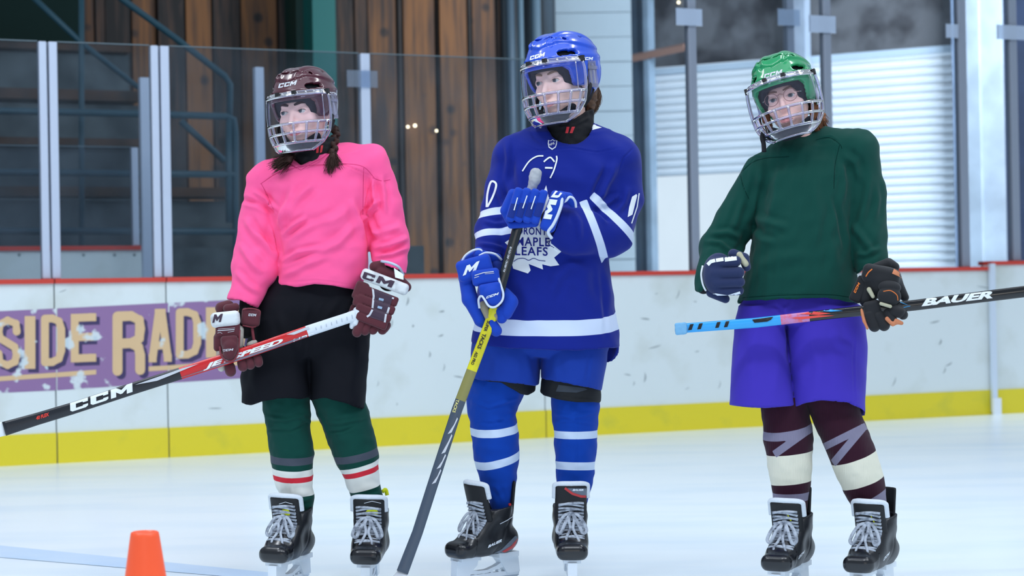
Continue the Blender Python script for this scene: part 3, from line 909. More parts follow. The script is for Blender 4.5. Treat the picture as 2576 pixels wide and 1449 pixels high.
# ================================================================== SHARED BUILDERS FOR THE THREE PLAYERS
class Surf:
    """mesh-builder part in figure space that prints can be laid on"""
    def __init__(s, name, mb, mat, parent, D, **k):
        s.V = np.array(mb.V); s.Q = mb.F; s.D = D; s._b = None
        s.o = add_obj(name, to_world(s.V, D), mb.F, mat, parent, **k)
    def bvh(s):
        if s._b is None: s._b = BVHTree.FromPolygons([Vector(v) for v in s.V], [tuple(q) for q in s.Q])
        return s._b
def loc2fig(V, R, c, s=1.0): return np.asarray(V)@np.array(R).T*s+np.array(c)

M_black = mk('black_fabric', (22, 23, 28), .8, .3)
M_rub = mk('black_rubber', (16, 17, 20), .45, .5)
M_pad = mk('dark_foam', (30, 33, 40), .9, .2)
M_neck = mk('neck_guard_black', (18, 19, 24), .75, .3)
M_red = mk('red_print', (206, 52, 62), .6, .3)
M_wprint = mk('white_print', (228, 234, 240), .6, .3)
M_sprint = mk('silver_print', (196, 200, 208), .5, .4)
M_visor = clear('visor_polycarbonate', (246, 247, 252), 0.16, 0.03, 0.045, (190, 190, 215), 0.02)
M_cage = clear('clear_cage_plastic', (232, 232, 246), 0.30, 0.3, 0.20, (214, 214, 240), 0.07)
M_cage2 = clear('clear_cage_sheet', (238, 238, 248), 0.025, 0.3, 0.06, (205, 208, 236), 0.04)
M_eye = mk('eye_white', (196, 190, 188), .15, .5)
M_iris = mk('iris', (72, 84, 92), .1, .6)
M_pupil = mk('pupil', (8, 8, 10), .05, .6)
M_brow = {}
M_steel = mk('blade_steel', (170, 180, 190), .25, .6, .8)
M_hold = mk('holder_white', (224, 232, 240), .35, .5)
M_boot = mk('boot_black', (24, 26, 31), .38, .5, bump=(90, .15, .002))
M_toe = mk('toe_cap_black', (18, 20, 25), .22, .6)
M_felt = mk('white_felt', (214, 222, 230), .95, .1, bump=(160, .6, .004))
M_lace = mk('lace_grey', (178, 186, 198), .9, .2, noise=(60, (110, 116, 128), .45, .7))
M_tongue = mk('tongue_black', (20, 22, 26), .6, .4)

def head(name_parent, D, c, R, s, skin, lip, browcol, hair_dark=False, neck=None, brow_w=4.2, mouth=(0, 0), irisdir=(0, 0), chin=0.0):
    def f(q):
        cran = ell((0, -20, 14), (57, 66, 76))(q)
        face = ell((0, 18, -8), (49, 68, 58))(q)
        v = smin(cran, face, 16)
        v = smin(v, ell((0, 50, -16), (37, 30, 42))(q), 14)
        v = smin(v, ell((0, 75+chin, -44), (15, 11, 13))(q), 14)
        for sg in (-1, 1):
            v = smin(v, ell((sg*31, 25, -42), (15, 14, 14))(q), 14)
        v = smin(v, cap((-25, -13, -55), (25, -13, -55), 7)(q), 10)
        for sg in (-1, 1): v = -smin(-v, ell((sg*24, 1, -68), (14, 8.5, 11))(q), 7)
        # nose
        v = smin(v, cap((0, -6, -58), (0, 22, -73), 5, 6.5)(q), 7)
        v = smin(v, ell((0, 29, -74), (8.5, 7.5, 9))(q), 4)
        for sg in (-1, 1): v = smin(v, ell((sg*9.5, 32, -66), (6, 5.5, 8))(q), 3.5)
        for sg in (-1, 1): v = -smin(-v, ell((sg*5.5, 37, -73), (3.2, 2.6, 5))(q), 1.5)
        # eyelids
        for sg in (-1, 1):
            lid = ell((sg*24, 2, -48), (15.6, 14, 15.6))(q)
            v = smin(v, lid, 2.5)
            v = -smin(-v, ell((sg*24, 3.0, -66), (12.0, 3.9, 12))(q), 1.2)
        # mouth
        mx, my = mouth
        v = smin(v, ell((mx, 54+my, -56), (22, 12, 12))(q), 8)
        v = smin(v, U(cap((mx-15, 55.5+my, -60), (mx-4, 51.5+my, -68), 1.8, 3.4), cap((mx-4, 51.5+my, -68), (mx+4, 51.5+my, -68), 3.2, 3.4), cap((mx+4, 51.5+my, -68), (mx+15, 55.5+my, -60), 3.4, 1.8), k=2)(q), 2)
        v = smin(v, U(cap((mx-12, 58+my, -61), (mx, 60.5+my, -67), 2.6, 4.4), cap((mx, 60.5+my, -67), (mx+12, 58+my, -61), 4.4, 2.6), k=2)(q), 2.5)
        v = -smin(-v, U(cap((mx-16, 56.5+my, -63), (mx, 55.5+my, -73), 1.2), cap((mx, 55.5+my, -73), (mx+16, 56.5+my, -63), 1.2))(q), 1.5)
        v = -smin(-v, cap((mx, 44+my, -73), (mx, 48+my, -74), 2.4)(q), 3)
        for sg in (-1, 1): v = smin(v, ell((sg*57, 10, 10), (6, 19, 12))(q), 3)
        return v
    fn = T(f, R, c, s)
    if neck is not None:
        fn0 = fn; nk = neck
        fn = lambda q: smin(fn0(q), nk(q), 10)
    def loc(V): return (V-np.array(c))@np.array(R)/s
    def liplm(V):
        l = loc(V); mx, my = mouth
        dx = (l[:, 0]-mx)/18.0
        up = 50.6+my+4.5*dx**2; lo_ = 63.2+my-7.0*dx**2
        v = np.minimum(np.minimum(l[:, 1]-up, lo_-l[:, 1]), (1-np.abs(dx))*6)
        return np.where(l[:, 2] < -48, v, -5)
    M = mk('skin', skin, .5, .35, noise=(22, tuple(int(v*.93) for v in skin), .4, .75), bands=[('lip', lip)], bump=(140, .08, .001))
    M.node_tree.nodes['Principled BSDF'].inputs['Subsurface Weight'].default_value = 0.12
    M.node_tree.nodes['Principled BSDF'].inputs['Subsurface Radius'].default_value = (0.012, 0.005, 0.003)
    cc = np.array(c)
    lo = cc+np.array([-105, -110, -115])*s; hi = cc+np.array([105, 190, 125])*s
    sk = Skin('body', fn, lo, hi, 2.3*s, M, name_parent, D, attr={'lip': liplm})
    # eyes
    for sg in (-1, 1):
        ec = np.array([sg*24, 2.5, -49.5])
        L = lambda V: loc2fig(V, R, c, s)
        e = MB().sphere(ec, 13.2, 20, 14); e.tf(L); eo = e.obj('eye', M_eye, sk.o, D)
        g = np.array([irisdir[0], irisdir[1], -1.0]); g /= np.linalg.norm(g)
        a = np.cross(g, [0, 1, 0]); a /= np.linalg.norm(a); b = np.cross(g, a)
        for rad, mt_, nm, lift in ((6.0, M_iris, 'iris', 13.35), (2.9, M_pupil, 'pupil', 13.6)):
            V = [ec+g*lift*1.0]; 
            for rr in (rad*.5, rad):
                for k in range(20):
                    th = 2*math.pi*k/20; d = g*math.sqrt(max(lift**2-rr*rr, 1))+rr*(a*math.cos(th)+b*math.sin(th)); V.append(ec+d)
            Fc = [(0, 1+(k+1) % 20, 1+k) for k in range(20)]+[(1+k, 1+(k+1) % 20, 21+(k+1) % 20, 21+k) for k in range(20)]
            MB().add(loc2fig(V, R, c, s), Fc).obj(nm, mt_, sk.o, D)
    # brows and upper lashes, laid on the face
    Mb = mk('brow_hair', browcol, .9, .1)
    bv = sk.bvh(); Rn = np.array(R)
    def onface(x, y, lift):
        o_ = np.array([x, y, -120.0]); O = loc2fig([o_], R, c, s)[0]; d = Rn@np.array([0, 0, 1.0])
        h = bv.ray_cast(Vector(O), Vector(d))
        return None if h[0] is None else np.array(h[0])-d*lift
    for sg in (-1, 1):
        for nm, pts, ws in (('eyebrow', [(8, -13.5), (16, -16), (26, -17.5), (35, -15.5), (41, -10.5)], [brow_w*.55, brow_w*.8, brow_w*.75, brow_w*.5, .8]),
                            ('eyelashes', [(12, 2.6), (16, -.2), (24, -1.6), (32, -.4), (36, 2.8)], [.4, .8, 1.0, 1.0, .4])):
            pp = []; ww = []
            for k in range(17):
                t = k/16*(len(pts)-1); i = min(int(t), len(pts)-2); fr = t-i
                p = onface(sg*(pts[i][0]*(1-fr)+pts[i+1][0]*fr), pts[i][1]*(1-fr)+pts[i+1][1]*fr, .2)
                if p is not None: pp.append(p); ww.append((ws[i]*(1-fr)+ws[i+1]*fr)*.75*s)
            if len(pp) > 3: MB().tube(pp, ww, 8, flat=(Rn@np.array([0, 0, 1.0]), .35)).obj(nm, Mb, sk.o, D)
    return sk, onface

def helmet(parent, D, c, R, s, col, name='helmet', liner_col=None, hi_band=None):
    ctr = np.array([0, -27, 9.0]); rad = np.array([76, 82, 99.0])
    def sp(az, el, k=1.03):
        a, e = math.radians(az), math.radians(el)
        return ctr+k*rad*np.array([math.sin(a)*math.cos(e), -math.sin(e), -math.cos(a)*math.cos(e)])
    tw = [-130, -62, -50, -38, -28, 2, 5, 34, 38, 62, 120]; ty = [-25, -25, -16, 12, 20, 20, -30, -30, 38, 40, 26]
    vents = []
    for sg in (-1, 1):
        vents += [cap(sp(sg*9, 52, 1.06), sp(sg*25, 50, 1.06), 5.8), cap(sp(sg*40, 47, 1.06), sp(sg*54, 45, 1.06), 5.5), cap(sp(sg*42, 20), sp(sg*53, 21), 8), cap(sp(sg*60, 21), sp(sg*67, 21), 6.5),
                  cap(sp(sg*95, 50), sp(sg*112, 50), 5), cap(sp(sg*132, 4), sp(sg*142, 2), 6), cap(sp(sg*22, 74), sp(sg*60, 76), 3.5)]
    def f(q):
        p = q-ctr
        o = ell((0, 0, 0), rad, n=2.25)(p)
        x, y, w = q[:, 0], q[:, 1], q[:, 2]
        el = np.degrees(np.arctan2(-p[:, 1]/rad[1], np.sqrt((p[:, 0]/rad[0])**2+(p[:, 2]/rad[2])**2)))
        az = np.degrees(np.arctan2(np.abs(p[:, 0])/rad[0], -p[:, 2]/rad[2]))
        sm = lambda t: 1/(1+np.exp(-np.clip(t, -30, 30)))
        # raised crown panels, lower band step, brow ledge
        o = o-4.6*sm((el-32-7*np.sin(np.radians(az*2)))*1.6)*sm((el-20)*.5)
        o = o-3.0*sm((np.abs(x)-17)*.5)*sm((el-36)*.5)*sm((46-np.abs(x))*.5)
        o = o+4.2*np.exp(-((np.abs(x)-31-.16*(w+60))/4.0)**2)*sm((el-34)*.6)
        o = o-2.6*np.exp(-((el-15)/5.0)**2)
        o = o-2.4*np.exp(-((el+1)/5.0)**2)*sm((70-az)*.3)
        inn = ell((0, 0, 0), rad-7.5, n=2.25)(p)
        v = np.maximum(o, -inn)
        v = np.maximum(v, (y-np.interp(w, tw, ty))*.8)
        for g in vents: v = -smin(-v, g(q), 2.0)
        return v
    M = mk(name+'_shell', col, .22, .5, coat=.5, noise=(18, tuple(int(v*.9) for v in col), .5, .8))
    cc = np.array(c)
    k = Skin(name, T(f, R, c, s), cc-np.array([118, 128, 120])*s, cc+np.array([118, 62, 122])*s, 2.3*s, M, parent, D)
    # dark liner
    lw = [-130, -62, -50, -38, -20, 30, 44, 120]; ly = [-20.5, -20.5, -6, 34, 46, 46, 34, 20]
    def g(q):
        p = q-ctr
        v = np.maximum(ell((0, 0, 0), rad-8.5)(p), -ell((0, 0, 0), rad-np.array([17, 14, 22]))(p))
        return np.maximum(v, (q[:, 1]-np.interp(q[:, 2], lw, ly))*.8)
    Skin('liner', T(g, R, c, s), cc-np.array([100, 112, 112])*s, cc+np.array([100, 62, 112])*s, 3.2*s, M_pad, k.o, D)
    L = lambda V: loc2fig(V, R, c, s)
    # inner brow band of the shell colour, under the ledge
    # ear guards (clear)
    for sg in (-1, 1):
        m1 = MB().box((sg*74, -6, 20), (2.5, 30, 15)).box((sg*76, -20, 20), (2, 4, 18)).box((sg*76, 22, 20), (2, 4, 13))
        m1.tf(L); m1.obj('ear_guard', M_cage, k.o, D, smooth=False)
    return k

def fullshield(parent, D, c, R, s, strap=True, label=None):
    """half clear visor, half clear cage, with chin cup and straps"""
    L = lambda V: loc2fig(V, R, c, s)
    rows = [(-46, 88, -4, 74), (-36, 92, -6, 76), (-20, 94, -7, 78), (10, 95, -8, 78), (34, 94, -8, 77), (60, 91, -9, 74), (84, 80, -13, 66), (95, 73, -16, 57), (103, 64, -19, 47)]
    A = np.array(rows, float)
    def S(y, th):
        Rr = np.interp(y, A[:, 0], A[:, 1]); w0 = np.interp(y, A[:, 0], A[:, 2]); tm = np.interp(y, A[:, 0], A[:, 3])
        t = math.radians(max(-tm, min(tm, th)))
        return np.array([Rr*.95*math.sin(t), y, w0-Rr*math.cos(t)])
    def arc(y, n=25, lim=90): 
        tm = min(np.interp(y, A[:, 0], A[:, 3]), lim)
        return [S(y+.0, t) for t in np.linspace(-tm, tm, n)]
    M = MB().sheet([[S(y, t*np.interp(y, A[:, 0], A[:, 3])) for t in np.linspace(-1, 1, 29)] for y in np.linspace(-36, 34, 9)])
    M.tf(L); vo = M.obj('face_shield', M_visor, parent, D)
    m = MB()
    for y, r in ((-45, 2.2), (-36, 3.2), (34, 3.6), (58, 3.6), (82, 3.6), (103, 2.8)): m.tube(arc(y), r, 7)
    for sg in (-1, 1):
        m.tube([S(y, sg*90) for y in np.linspace(-37, 103, 16)], 4.0, 7)
        m.tube([S(y, sg*64) for y in np.linspace(-35, 34, 8)], 1.6, 6)
        for th in (11, 33, 52, 68): m.tube([S(y, sg*th*(1-.10*(y-34)/50)) for y in np.linspace(34, 82, 7)], 3.6, 7)
        for th in (5, 20, 35, 50, 65): m.tube([S(-45, sg*th), S(-36, sg*(th+2))], 2.4, 6)
    m.tf(L); m.obj('clear_cage', M_cage, vo, D)
    for ya, yb, nm in ((82, 103, 'clear_chin_panel'), (-45, -36, 'clear_brow_panel')):
        m = MB().sheet([[S(y, t*np.interp(y, A[:, 0], A[:, 3])) for t in np.linspace(-1, 1, 21)] for y in np.linspace(ya, yb, 5)])
        m.tf(L); m.obj(nm, M_cage2, vo, D)
    for sg in (-1, 1):
        for cc_, hh in ((S(-42, sg*16)+np.array([0, 0, -1]), (5, 6, 4)), (S(-38, sg*74)+np.array([sg*2, -2, 4]), (3.5, 7, 5))):
            m = MB().box(cc_, hh); m.tf(L); m.obj('clip', M_rub, vo, D, smooth=False)
    mc = lambda q: U(ell((0, 90, -54), (43, 16, 25)), cap((-48, 70, -38), (-20, 88, -58), 10), cap((48, 70, -38), (20, 88, -58), 10), k=6)(q)
    cc = np.array(c)
    f = T(mc, R, c, s); cen = loc2fig([(0, 90, -42)], R, c, s)[0]
    k = Skin('chin_cup', f, cen-np.array([66, 46, 52])*s, cen+np.array([66, 46, 52])*s, 2.6*s, M_pad, vo, D)
    if strap:
        for sg in (-1, 1):
            m = MB().tube([(sg*77, 18, 8), (sg*76, 40, -4), (sg*68, 62, -18), (sg*60, 76, -30)], 6.5, 8, flat=((sg*1.0, .1, 0), .25))
            m.tube([(sg*72, 30, 22), (sg*70, 50, 8), (sg*64, 70, -14)], 4, 8, flat=((sg*1.0, .1, 0), .3))
            m.tf(L); m.obj('chin_strap', M_black, parent, D)
    return vo, k

def neckguard(parent, D, pts, mat=M_neck, bars=None, bc=None, w=None):
    """dark collar swept round the neck; pts: rows (y, xl, xr, wc, hd)"""
    f = loft(pts, n=2.0, smooth=5)
    A = np.array(pts)
    k = Skin('neck_guard', f, (A[:, 1].min()-8, A[:, 0].min()-6, -90), (A[:, 2].max()+8, A[:, 0].max()+6, 120), 3.2, mat, parent, D, noise=.7, freq=.08)
    if bars:
        VF = dpoly(bars, 6)
        decal('red_bars', VF, k.bvh(), D, M_red, k.o)
    return k

def hairlocks(name, mats, parent, D, locks, seed=3):
    """locks: (points, spread, count, radius, taper) many fine strands following a guide"""
    rs = random.Random(seed)
    for pts, spread, cnt, rad in locks:
        m = MB()
        pts = np.array(pts, float)
        rad = rad*.5
        for _ in range(int(cnt*2.6)):
            o = np.array([rs.gauss(0, 1), rs.gauss(0, 1), rs.gauss(0, 1)])*spread
            n = len(pts); pp = []
            for i, p in enumerate(pts):
                wob = np.array([rs.gauss(0, 1), rs.gauss(0, .6), rs.gauss(0, 1)])*spread*.16
                pp.append(p[:3]+o*(p[3] if len(p) > 3 else 1)+wob)
            pp = crom(pp, 3); n = len(pp); m.tube(pp, [rad*(1-.6*i/(n-1)) for i in range(n)], 4)
        m.obj(name, mats, parent, D)

# ------------------------------------------------------------------ skates (one set of meshes, many copies)
def skate_shapes():
    foot = U(box((0, -21, -80), (32, 20, 30), 18, rotm(x=5)), cap((0, -24, -60), (0, -34, -20), 26, 34), cap((0, -30, -30), (0, -36, 50), 33, 33), cap((0, -36, 50), (0, -40, 62), 34, 33), k=14)
    ank = U(cap((0, -50, 26), (0, -92, 40), 35, 35), cap((0, -92, 40), (0, -150, 38), 35, 39), k=6)
    ins = U(cap((-9, -40, -44), (-10, -96, 12), 23, 27), cap((9, -40, -44), (10, -96, 12), 23, 27), k=8)
    body = U(foot, ank, ins, k=18)
    def boot(q):
        v = body(q)
        v = -smin(-v, cap((0, -104, 38), (0, -170, 36), 29), 3) if False else -smin(-v, cap((0, -104, 38), (0, -170, 36), 29)(q), 3)
        v = np.maximum(v, q[:, 1])                                             # flat sole
        v = np.maximum(v, -(q[:, 1]+122+.16*(q[:, 2]-36)))                     # collar
        v = v+3.4*np.exp(-(q[:, 0]/20)**4)*np.clip((-6-q[:, 2])/12+1, 0, 1)*np.clip((q[:, 2]+62)/8, 0, 1)*(q[:, 1] < -30)
        v = v-1.8*np.exp(-((q[:, 1]+6)/5.0)**2)
        v = v+1.3*np.exp(-((np.abs(q[:, 0])-27)/2.2)**2)*np.clip((14-q[:, 2])/10, 0, 1)*np.clip((q[:, 2]+58)/8, 0, 1)*(q[:, 1] < -36)
        v = v+1.2*np.exp(-((q[:, 2]-30+.55*(q[:, 1]+60))/3.0)**2)*(np.abs(q[:, 0]) > 18)
        return v
    def toe(q):
        v = body(q)-2.2
        v = np.maximum(v, q[:, 1]+1)
        v = np.maximum(v, q[:, 2]+60+.35*(q[:, 1]+30)*.6)
        return v
    Rt = rotm(x=15)
    def tongue(q):
        q2 = q.copy(); q2[:, 2] = q2[:, 2]-(q[:, 0]/35)**2*13
        return box((0, -112, -28), (35, 50, 6.0), 6.0, Rt)(q2)
    def guard(q):
        q2 = q.copy(); q2[:, 2] = q2[:, 2]+(q[:, 0]/26)**2*9
        return box((0, -140, 77), (25, 44, 4.5), 4.5, rotm(x=-6))(q2)
    out = {}
    out['boot'] = sdfmesh(boot, (-52, -160, -118), (52, 8, 112), 2.8)
    out['toe_cap'] = sdfmesh(toe, (-52, -70, -120), (52, 8, -44), 2.6)
    out['tongue'] = sdfmesh(tongue, (-46, -175, -80), (46, -50, 30), 3.0)
    out['tendon_guard'] = sdfmesh(guard, (-36, -194, 50), (36, -85, 100), 3.0)
    # felt edge of the tongue
    m = MB(); pts = []
    for t in np.linspace(0, 1, 23):
        if t < .3: x, u = -34.5, -14-32*(t/.3)
        elif t > .7: x, u = 34.5, -14-32*((1-t)/.3)
        else:
            a = (t-.3)/.4*math.pi; x = -34.5*math.copysign(abs(math.cos(a))**.6, math.cos(a)); u = -46-7*math.sin(a)
        y = -112+u*math.cos(math.radians(15)); w = -28+u*math.sin(math.radians(15))*1.0+(x/35)**2*14+3
        pts.append((x, y, w))
    m.rope(pts, 7.0, 9, k=2); out['felt'] = (np.array(m.V), m.F)
    m = MB(); pts2 = [np.array(p)+np.array([0, 8, 7]) for p in pts]
    out['_rim'] = pts
    # holder
    m = MB()
    def pr(poly, hw): 
        P3 = [(-hw, y, w) for w, y in poly]; m.prism(P3, None, (2*hw, 0, 0))
    m.box((0, 3, -64), (19, 5, 32)); m.box((0, 2, 60), (19, 6, 32))
    pr([(-102, 6), (-32, 6), (-36, 22), (-52, 34), (-60, 46), (-104, 50)], 10)
    pr([(30, 6), (98, 6), (104, 50), (62, 50), (52, 34), (42, 20)], 10)
    pr([(-62, 44), (-48, 33), (-30, 37), (0, 37), (30, 29), (46, 22), (54, 34), (32, 38), (0, 45), (-30, 45)], 7)
    pr([(-104, 46), (104, 46), (104, 57), (-102, 57)], 6)
    for w in (-40, -14, 14, 40): pr([(w-4, 40), (w+4, 40), (w+8, 50), (w, 50)], 6)
    out['holder'] = (np.array(m.V), m.F)
    m = MB(); poly = [(-112, 50), (-109, 58), (-98, 65), (-70, 68), (70, 68), (98, 66), (108, 60), (110, 50)]
    m.prism([(-1.8, y, w) for w, y in poly], None, (3.6, 0, 0)); out['blade'] = (np.array(m.V), m.F)
    # laces on the instep
    bv = BVHTree.FromPolygons([Vector(v) for v in list(out['boot'][0])+list(out['tongue'][0])],
        [tuple(int(i) for i in q) for q in out['boot'][1]]+[tuple(int(i)+len(out['boot'][0]) for i in q) for q in out['tongue'][1]])
    d = Vector((0, .45, .9)).normalized()
    m = MB(); rs = random.Random(8)
    for k in range(9):
        t = k/8; y0 = -52-64*t; w0 = -64+58*t
        for a, b_, yo in ((-27, 27, 0), (27, -27, 3)):
            pp = []
            for u in np.linspace(0, 1, 9):
                x = a+(b_-a)*u; lift = 5*(u if (k % 2) else 1-u)-2+yo
                h = bv.ray_cast(Vector((x, y0-lift, w0))-d*80, d)
                if h[0] is not None: pp.append(np.array(h[0]-d*2.5))
            if len(pp) > 4: m.tube(pp, 3.2, 7, flat=((0, .45, .9), .55))
    out['laces'] = (np.array(m.V), m.F)
    m = MB()
    kn = np.array([0, -112, -36.0])
    m.sphere(kn, (7, 6, 6), 8, 6)
    for sg in (-1, 1):
        lp = [kn, kn+(sg*14, 4, -8), kn+(sg*26, 22, -14), kn+(sg*32, 42, -20), kn+(sg*24, 48, -24), kn+(sg*16, 28, -20), kn+(sg*6, 8, -8), kn]
        m.rope(lp, 4.0, 7, flat=((0, .3, 1), .3))
        en = [kn, kn+(sg*6, 14, -12), kn+(sg*3, 36, -24), kn+(sg*12, 58, -38), kn+(sg*(18 if sg > 0 else 8), 74, -44)]
        m.rope(en, [3.4, 3.4, 3.2, 3, 2], 7, flat=((0, .3, 1), .35))
    out['bow'] = (np.array(m.V), m.F)
    return out
SK = skate_shapes()
def skate(parent, D, c, yaw, s=1.0, tup=0, pitch=8.3, roll=0, accent=None, tongue_decor=None, felt=True, guard=True, mirror=False):
    R = rotm(z=roll, y=yaw, x=pitch)
    c = np.array(c, float)
    k = Surf.__new__(Surf)
    def put(nm, key, mat, par, smooth=True):
        V, Fc = SK[key]
        V = np.array(V).copy()
        Fc = Fc if isinstance(Fc, np.ndarray) else [tuple(f) for f in Fc]
        if mirror:
            V[:, 0] *= -1; Fc = Fc[:, ::-1].copy() if isinstance(Fc, np.ndarray) else [f[::-1] for f in Fc]
        V[:, 0] *= 1.16
        if key in ('tongue', 'felt') and tup: V = V+np.array([0, -tup, -tup*.27])
        V = loc2fig(V, R, c, s)
        o = add_obj(nm, to_world(V, D), Fc, mat, par, smooth=smooth)
        return V, Fc, o
    V, Q, o = put('skate', 'boot', M_boot, parent)
    k.V, k.Q, k.D, k.o, k._b = V, [tuple(int(i) for i in q) for q in Q], D, o, None
    put('toe_cap', 'toe_cap', M_toe, o)
    Vt, Qt, to = put('tongue', 'tongue', M_tongue, o)
    kt = Surf.__new__(Surf); kt.V, kt.Q, kt.D, kt.o, kt._b = Vt, [tuple(int(i) for i in q) for q in Qt], D, to, None
    if felt: put('felt_edge', 'felt', M_felt, o)
    if guard: put('tendon_guard', 'tendon_guard', M_tongue, o)
    put('holder', 'holder', M_hold, o, False)
    put('blade', 'blade', M_steel, o, False)
    put('laces', 'laces', M_lace, o)
    put('lace_bow', 'bow', M_lace, o)
    return k, kt, R

# ------------------------------------------------------------------ sticks
def stick_mesh(pts, n=None):
    """pts rows (x, y, w, width, depth): chamfered rectangular shaft"""
    pts = np.array(pts, float); P3 = pts[:, :3]
    Tn = np.gradient(P3, axis=0); Tn /= np.linalg.norm(Tn, axis=1)[:, None]
    V = []; 
    sec = [(-1, -.62), (-.72, -1), (.72, -1), (1, -.62), (1, .62), (.72, 1), (-.72, 1), (-1, .62)]
    for p, t, wd, dp in zip(P3, Tn, pts[:, 3], pts[:, 4]):
        side = np.cross(t, [0, 0, 1.0]); side /= np.linalg.norm(side)
        fr = np.cross(side, t)
        if fr[2] < 0: fr = -fr
        for a, b in sec: V.append(p+side*a*wd/2+fr*b*dp/2)
    N = len(P3); Fc = []
    for i in range(N-1):
        for k in range(8):
            k2 = (k+1) % 8; Fc.append((i*8+k, i*8+k2, (i+1)*8+k2, (i+1)*8+k))
    Fc.append(tuple(range(8))[::-1]); Fc.append(tuple((N-1)*8+k for k in range(8)))
    m = MB(); m.V = [tuple(v) for v in V]; m.F = Fc; m.n = len(V)
    return m
def densify(pts, step):
    pts = np.array(pts, float); out = [pts[0]]
    for a, b in zip(pts[:-1], pts[1:]):
        n = max(1, int(np.linalg.norm((b-a)[:3])/step))
        for i in range(1, n+1): out.append(a+(b-a)*i/n)
    return out
def along(a, b, t, o=0.0):
    a = np.array(a, float); b = np.array(b, float); d = b-a; n = np.array([-d[1], d[0]])/np.linalg.norm(d)
    return a+d*t+n*o
# ------------------------------------------------------------------ padded pieces helper
def prim(sp):
    k = sp[0]
    if k == 'c':
        a, b, ra = sp[1:4]; rb = sp[4] if len(sp) > 4 else ra
        P_ = np.array([a, b], float); R_ = max(ra, rb)
        return cap(a, b, ra, rb), P_.min(0)-R_, P_.max(0)+R_
    if k == 'b':
        c, h, r = sp[1:4]; R = rotm(*sp[4]) if len(sp) > 4 else None
        e = np.linalg.norm(h); c = np.array(c, float)
        return box(c, h, r, R), c-e, c+e
    if k == 'e':
        c, r = sp[1:3]; R = rotm(*sp[3]) if len(sp) > 3 else None
        e = max(r); c = np.array(c, float)
        return ell(c, r, R), c-e, c+e
DW = [0.0]
def _sh(s):
    d = np.array([0, 0, DW[0]])
    if s[0] == 'c': return ('c', tuple(np.array(s[1], float)+d), tuple(np.array(s[2], float)+d))+tuple(s[3:])
    return (s[0], tuple(np.array(s[1], float)+d))+tuple(s[2:])
def pads(name, specs, mat, parent, D, k=0, h=2.2, carve=(), noise=0, bands=None, folds=()):
    ps = [prim(_sh(s)) for s in specs]; carve = [_sh(s) for s in carve]
    lo = np.min([p[1] for p in ps], 0)-6; hi = np.max([p[2] for p in ps], 0)+6
    fn = U(*[p[0] for p in ps], k=k)
    if carve: fn = Sub(fn, *[prim(s)[0] for s in carve], k=1.5)
    return Skin(name, fn, lo, hi, h, mat, parent, D, noise=noise, freq=.12, bands=bands, folds=folds)
def tubes(name, lst, mat, parent, D, n=8):
    m = MB()
    for pts, r in lst: m.rope([np.array(p, float)+(0, 0, DW[0]) for p in pts], r, n)
    return m.obj(name, mat, parent, D)

# ================================================================== PLAYER IN PINK
D1 = 6.48
b1 = P(835, 1475, D1+.03); b1[2] = 0
p1 = thing('person', b1, 'person in a pink jersey and maroon helmet with braids, holding a red and black stick', 'person')
M_pink = mk('pink_jersey', (252, 92, 152), .85, .2, sheen=.08, bump=(420, .12, .0015))
rows = [(390, 738, 900, 0, 60), (420, 695, 930, 0, 82), (470, 672, 930, 0, 98), (540, 676, 924, -4, 106), (620, 692, 928, -8, 108), (690, 698, 922, -8, 108), (745, 692, 910, -6, 106)]
hem = [(680, 716), (706, 716), (740, 722), (790, 712), (812, 714), (850, 720), (890, 727), (930, 734)]
tor = loft(rows, n=2.35, bot=hem)
shl = U(cap((738, 428, 8), (667, 452, 8), 42, 45, 1.25), cap((842, 398, 8), (932, 412, 8), 40, 48, 1.2), k=4)
def clipy(f, tab, sgn=1):
    tab = np.array(tab, float)
    return lambda q: np.maximum(f(q), q[:, 1]-np.interp(q[:, 0], tab[:, 0], tab[:, 1]))
aL = chain([(667, 455, 6, 46), (652, 570, 2, 52), (644, 665, -22, 60), (612, 760, -60, 40)], k=14)
aL = clipy(aL, [(560, 750), (600, 755), (660, 778)])
aL = Sub(aL, cap((613, 778, -66), (600, 830, -88), 33, 33), k=2)
aR = chain([(932, 412, 6, 48), (962, 520, 2, 50), (979, 605, -15, 51), (982, 690, -60, 41)], k=14)
aR = clipy(aR, [(925, 654), (960, 664), (1030, 692)])
aR = Sub(aR, cap((982, 690, -62), (982, 740, -80), 34, 36), k=2)
jer = U(U(tor, shl, k=26), aL, aR, k=7)
vt = np.array([(690, 0), (698, 360), (712, 390), (735, 402), (757, 414), (785, 400), (815, 380), (840, 360), (852, 345), (860, 0)], float)
vcut = lambda q: np.maximum(q[:, 1]-np.interp(q[:, 0], vt[:, 0], vt[:, 1]), q[:, 2]+14)
jer = Sub(jer, vcut, k=3)
jer = Sub(jer, cap((786, 335, -22), (766, 372, -60), 46, 18), loft([(700, 700, 905, -6, 98), (760, 704, 900, -6, 96)], top=700, bot=800), k=2)
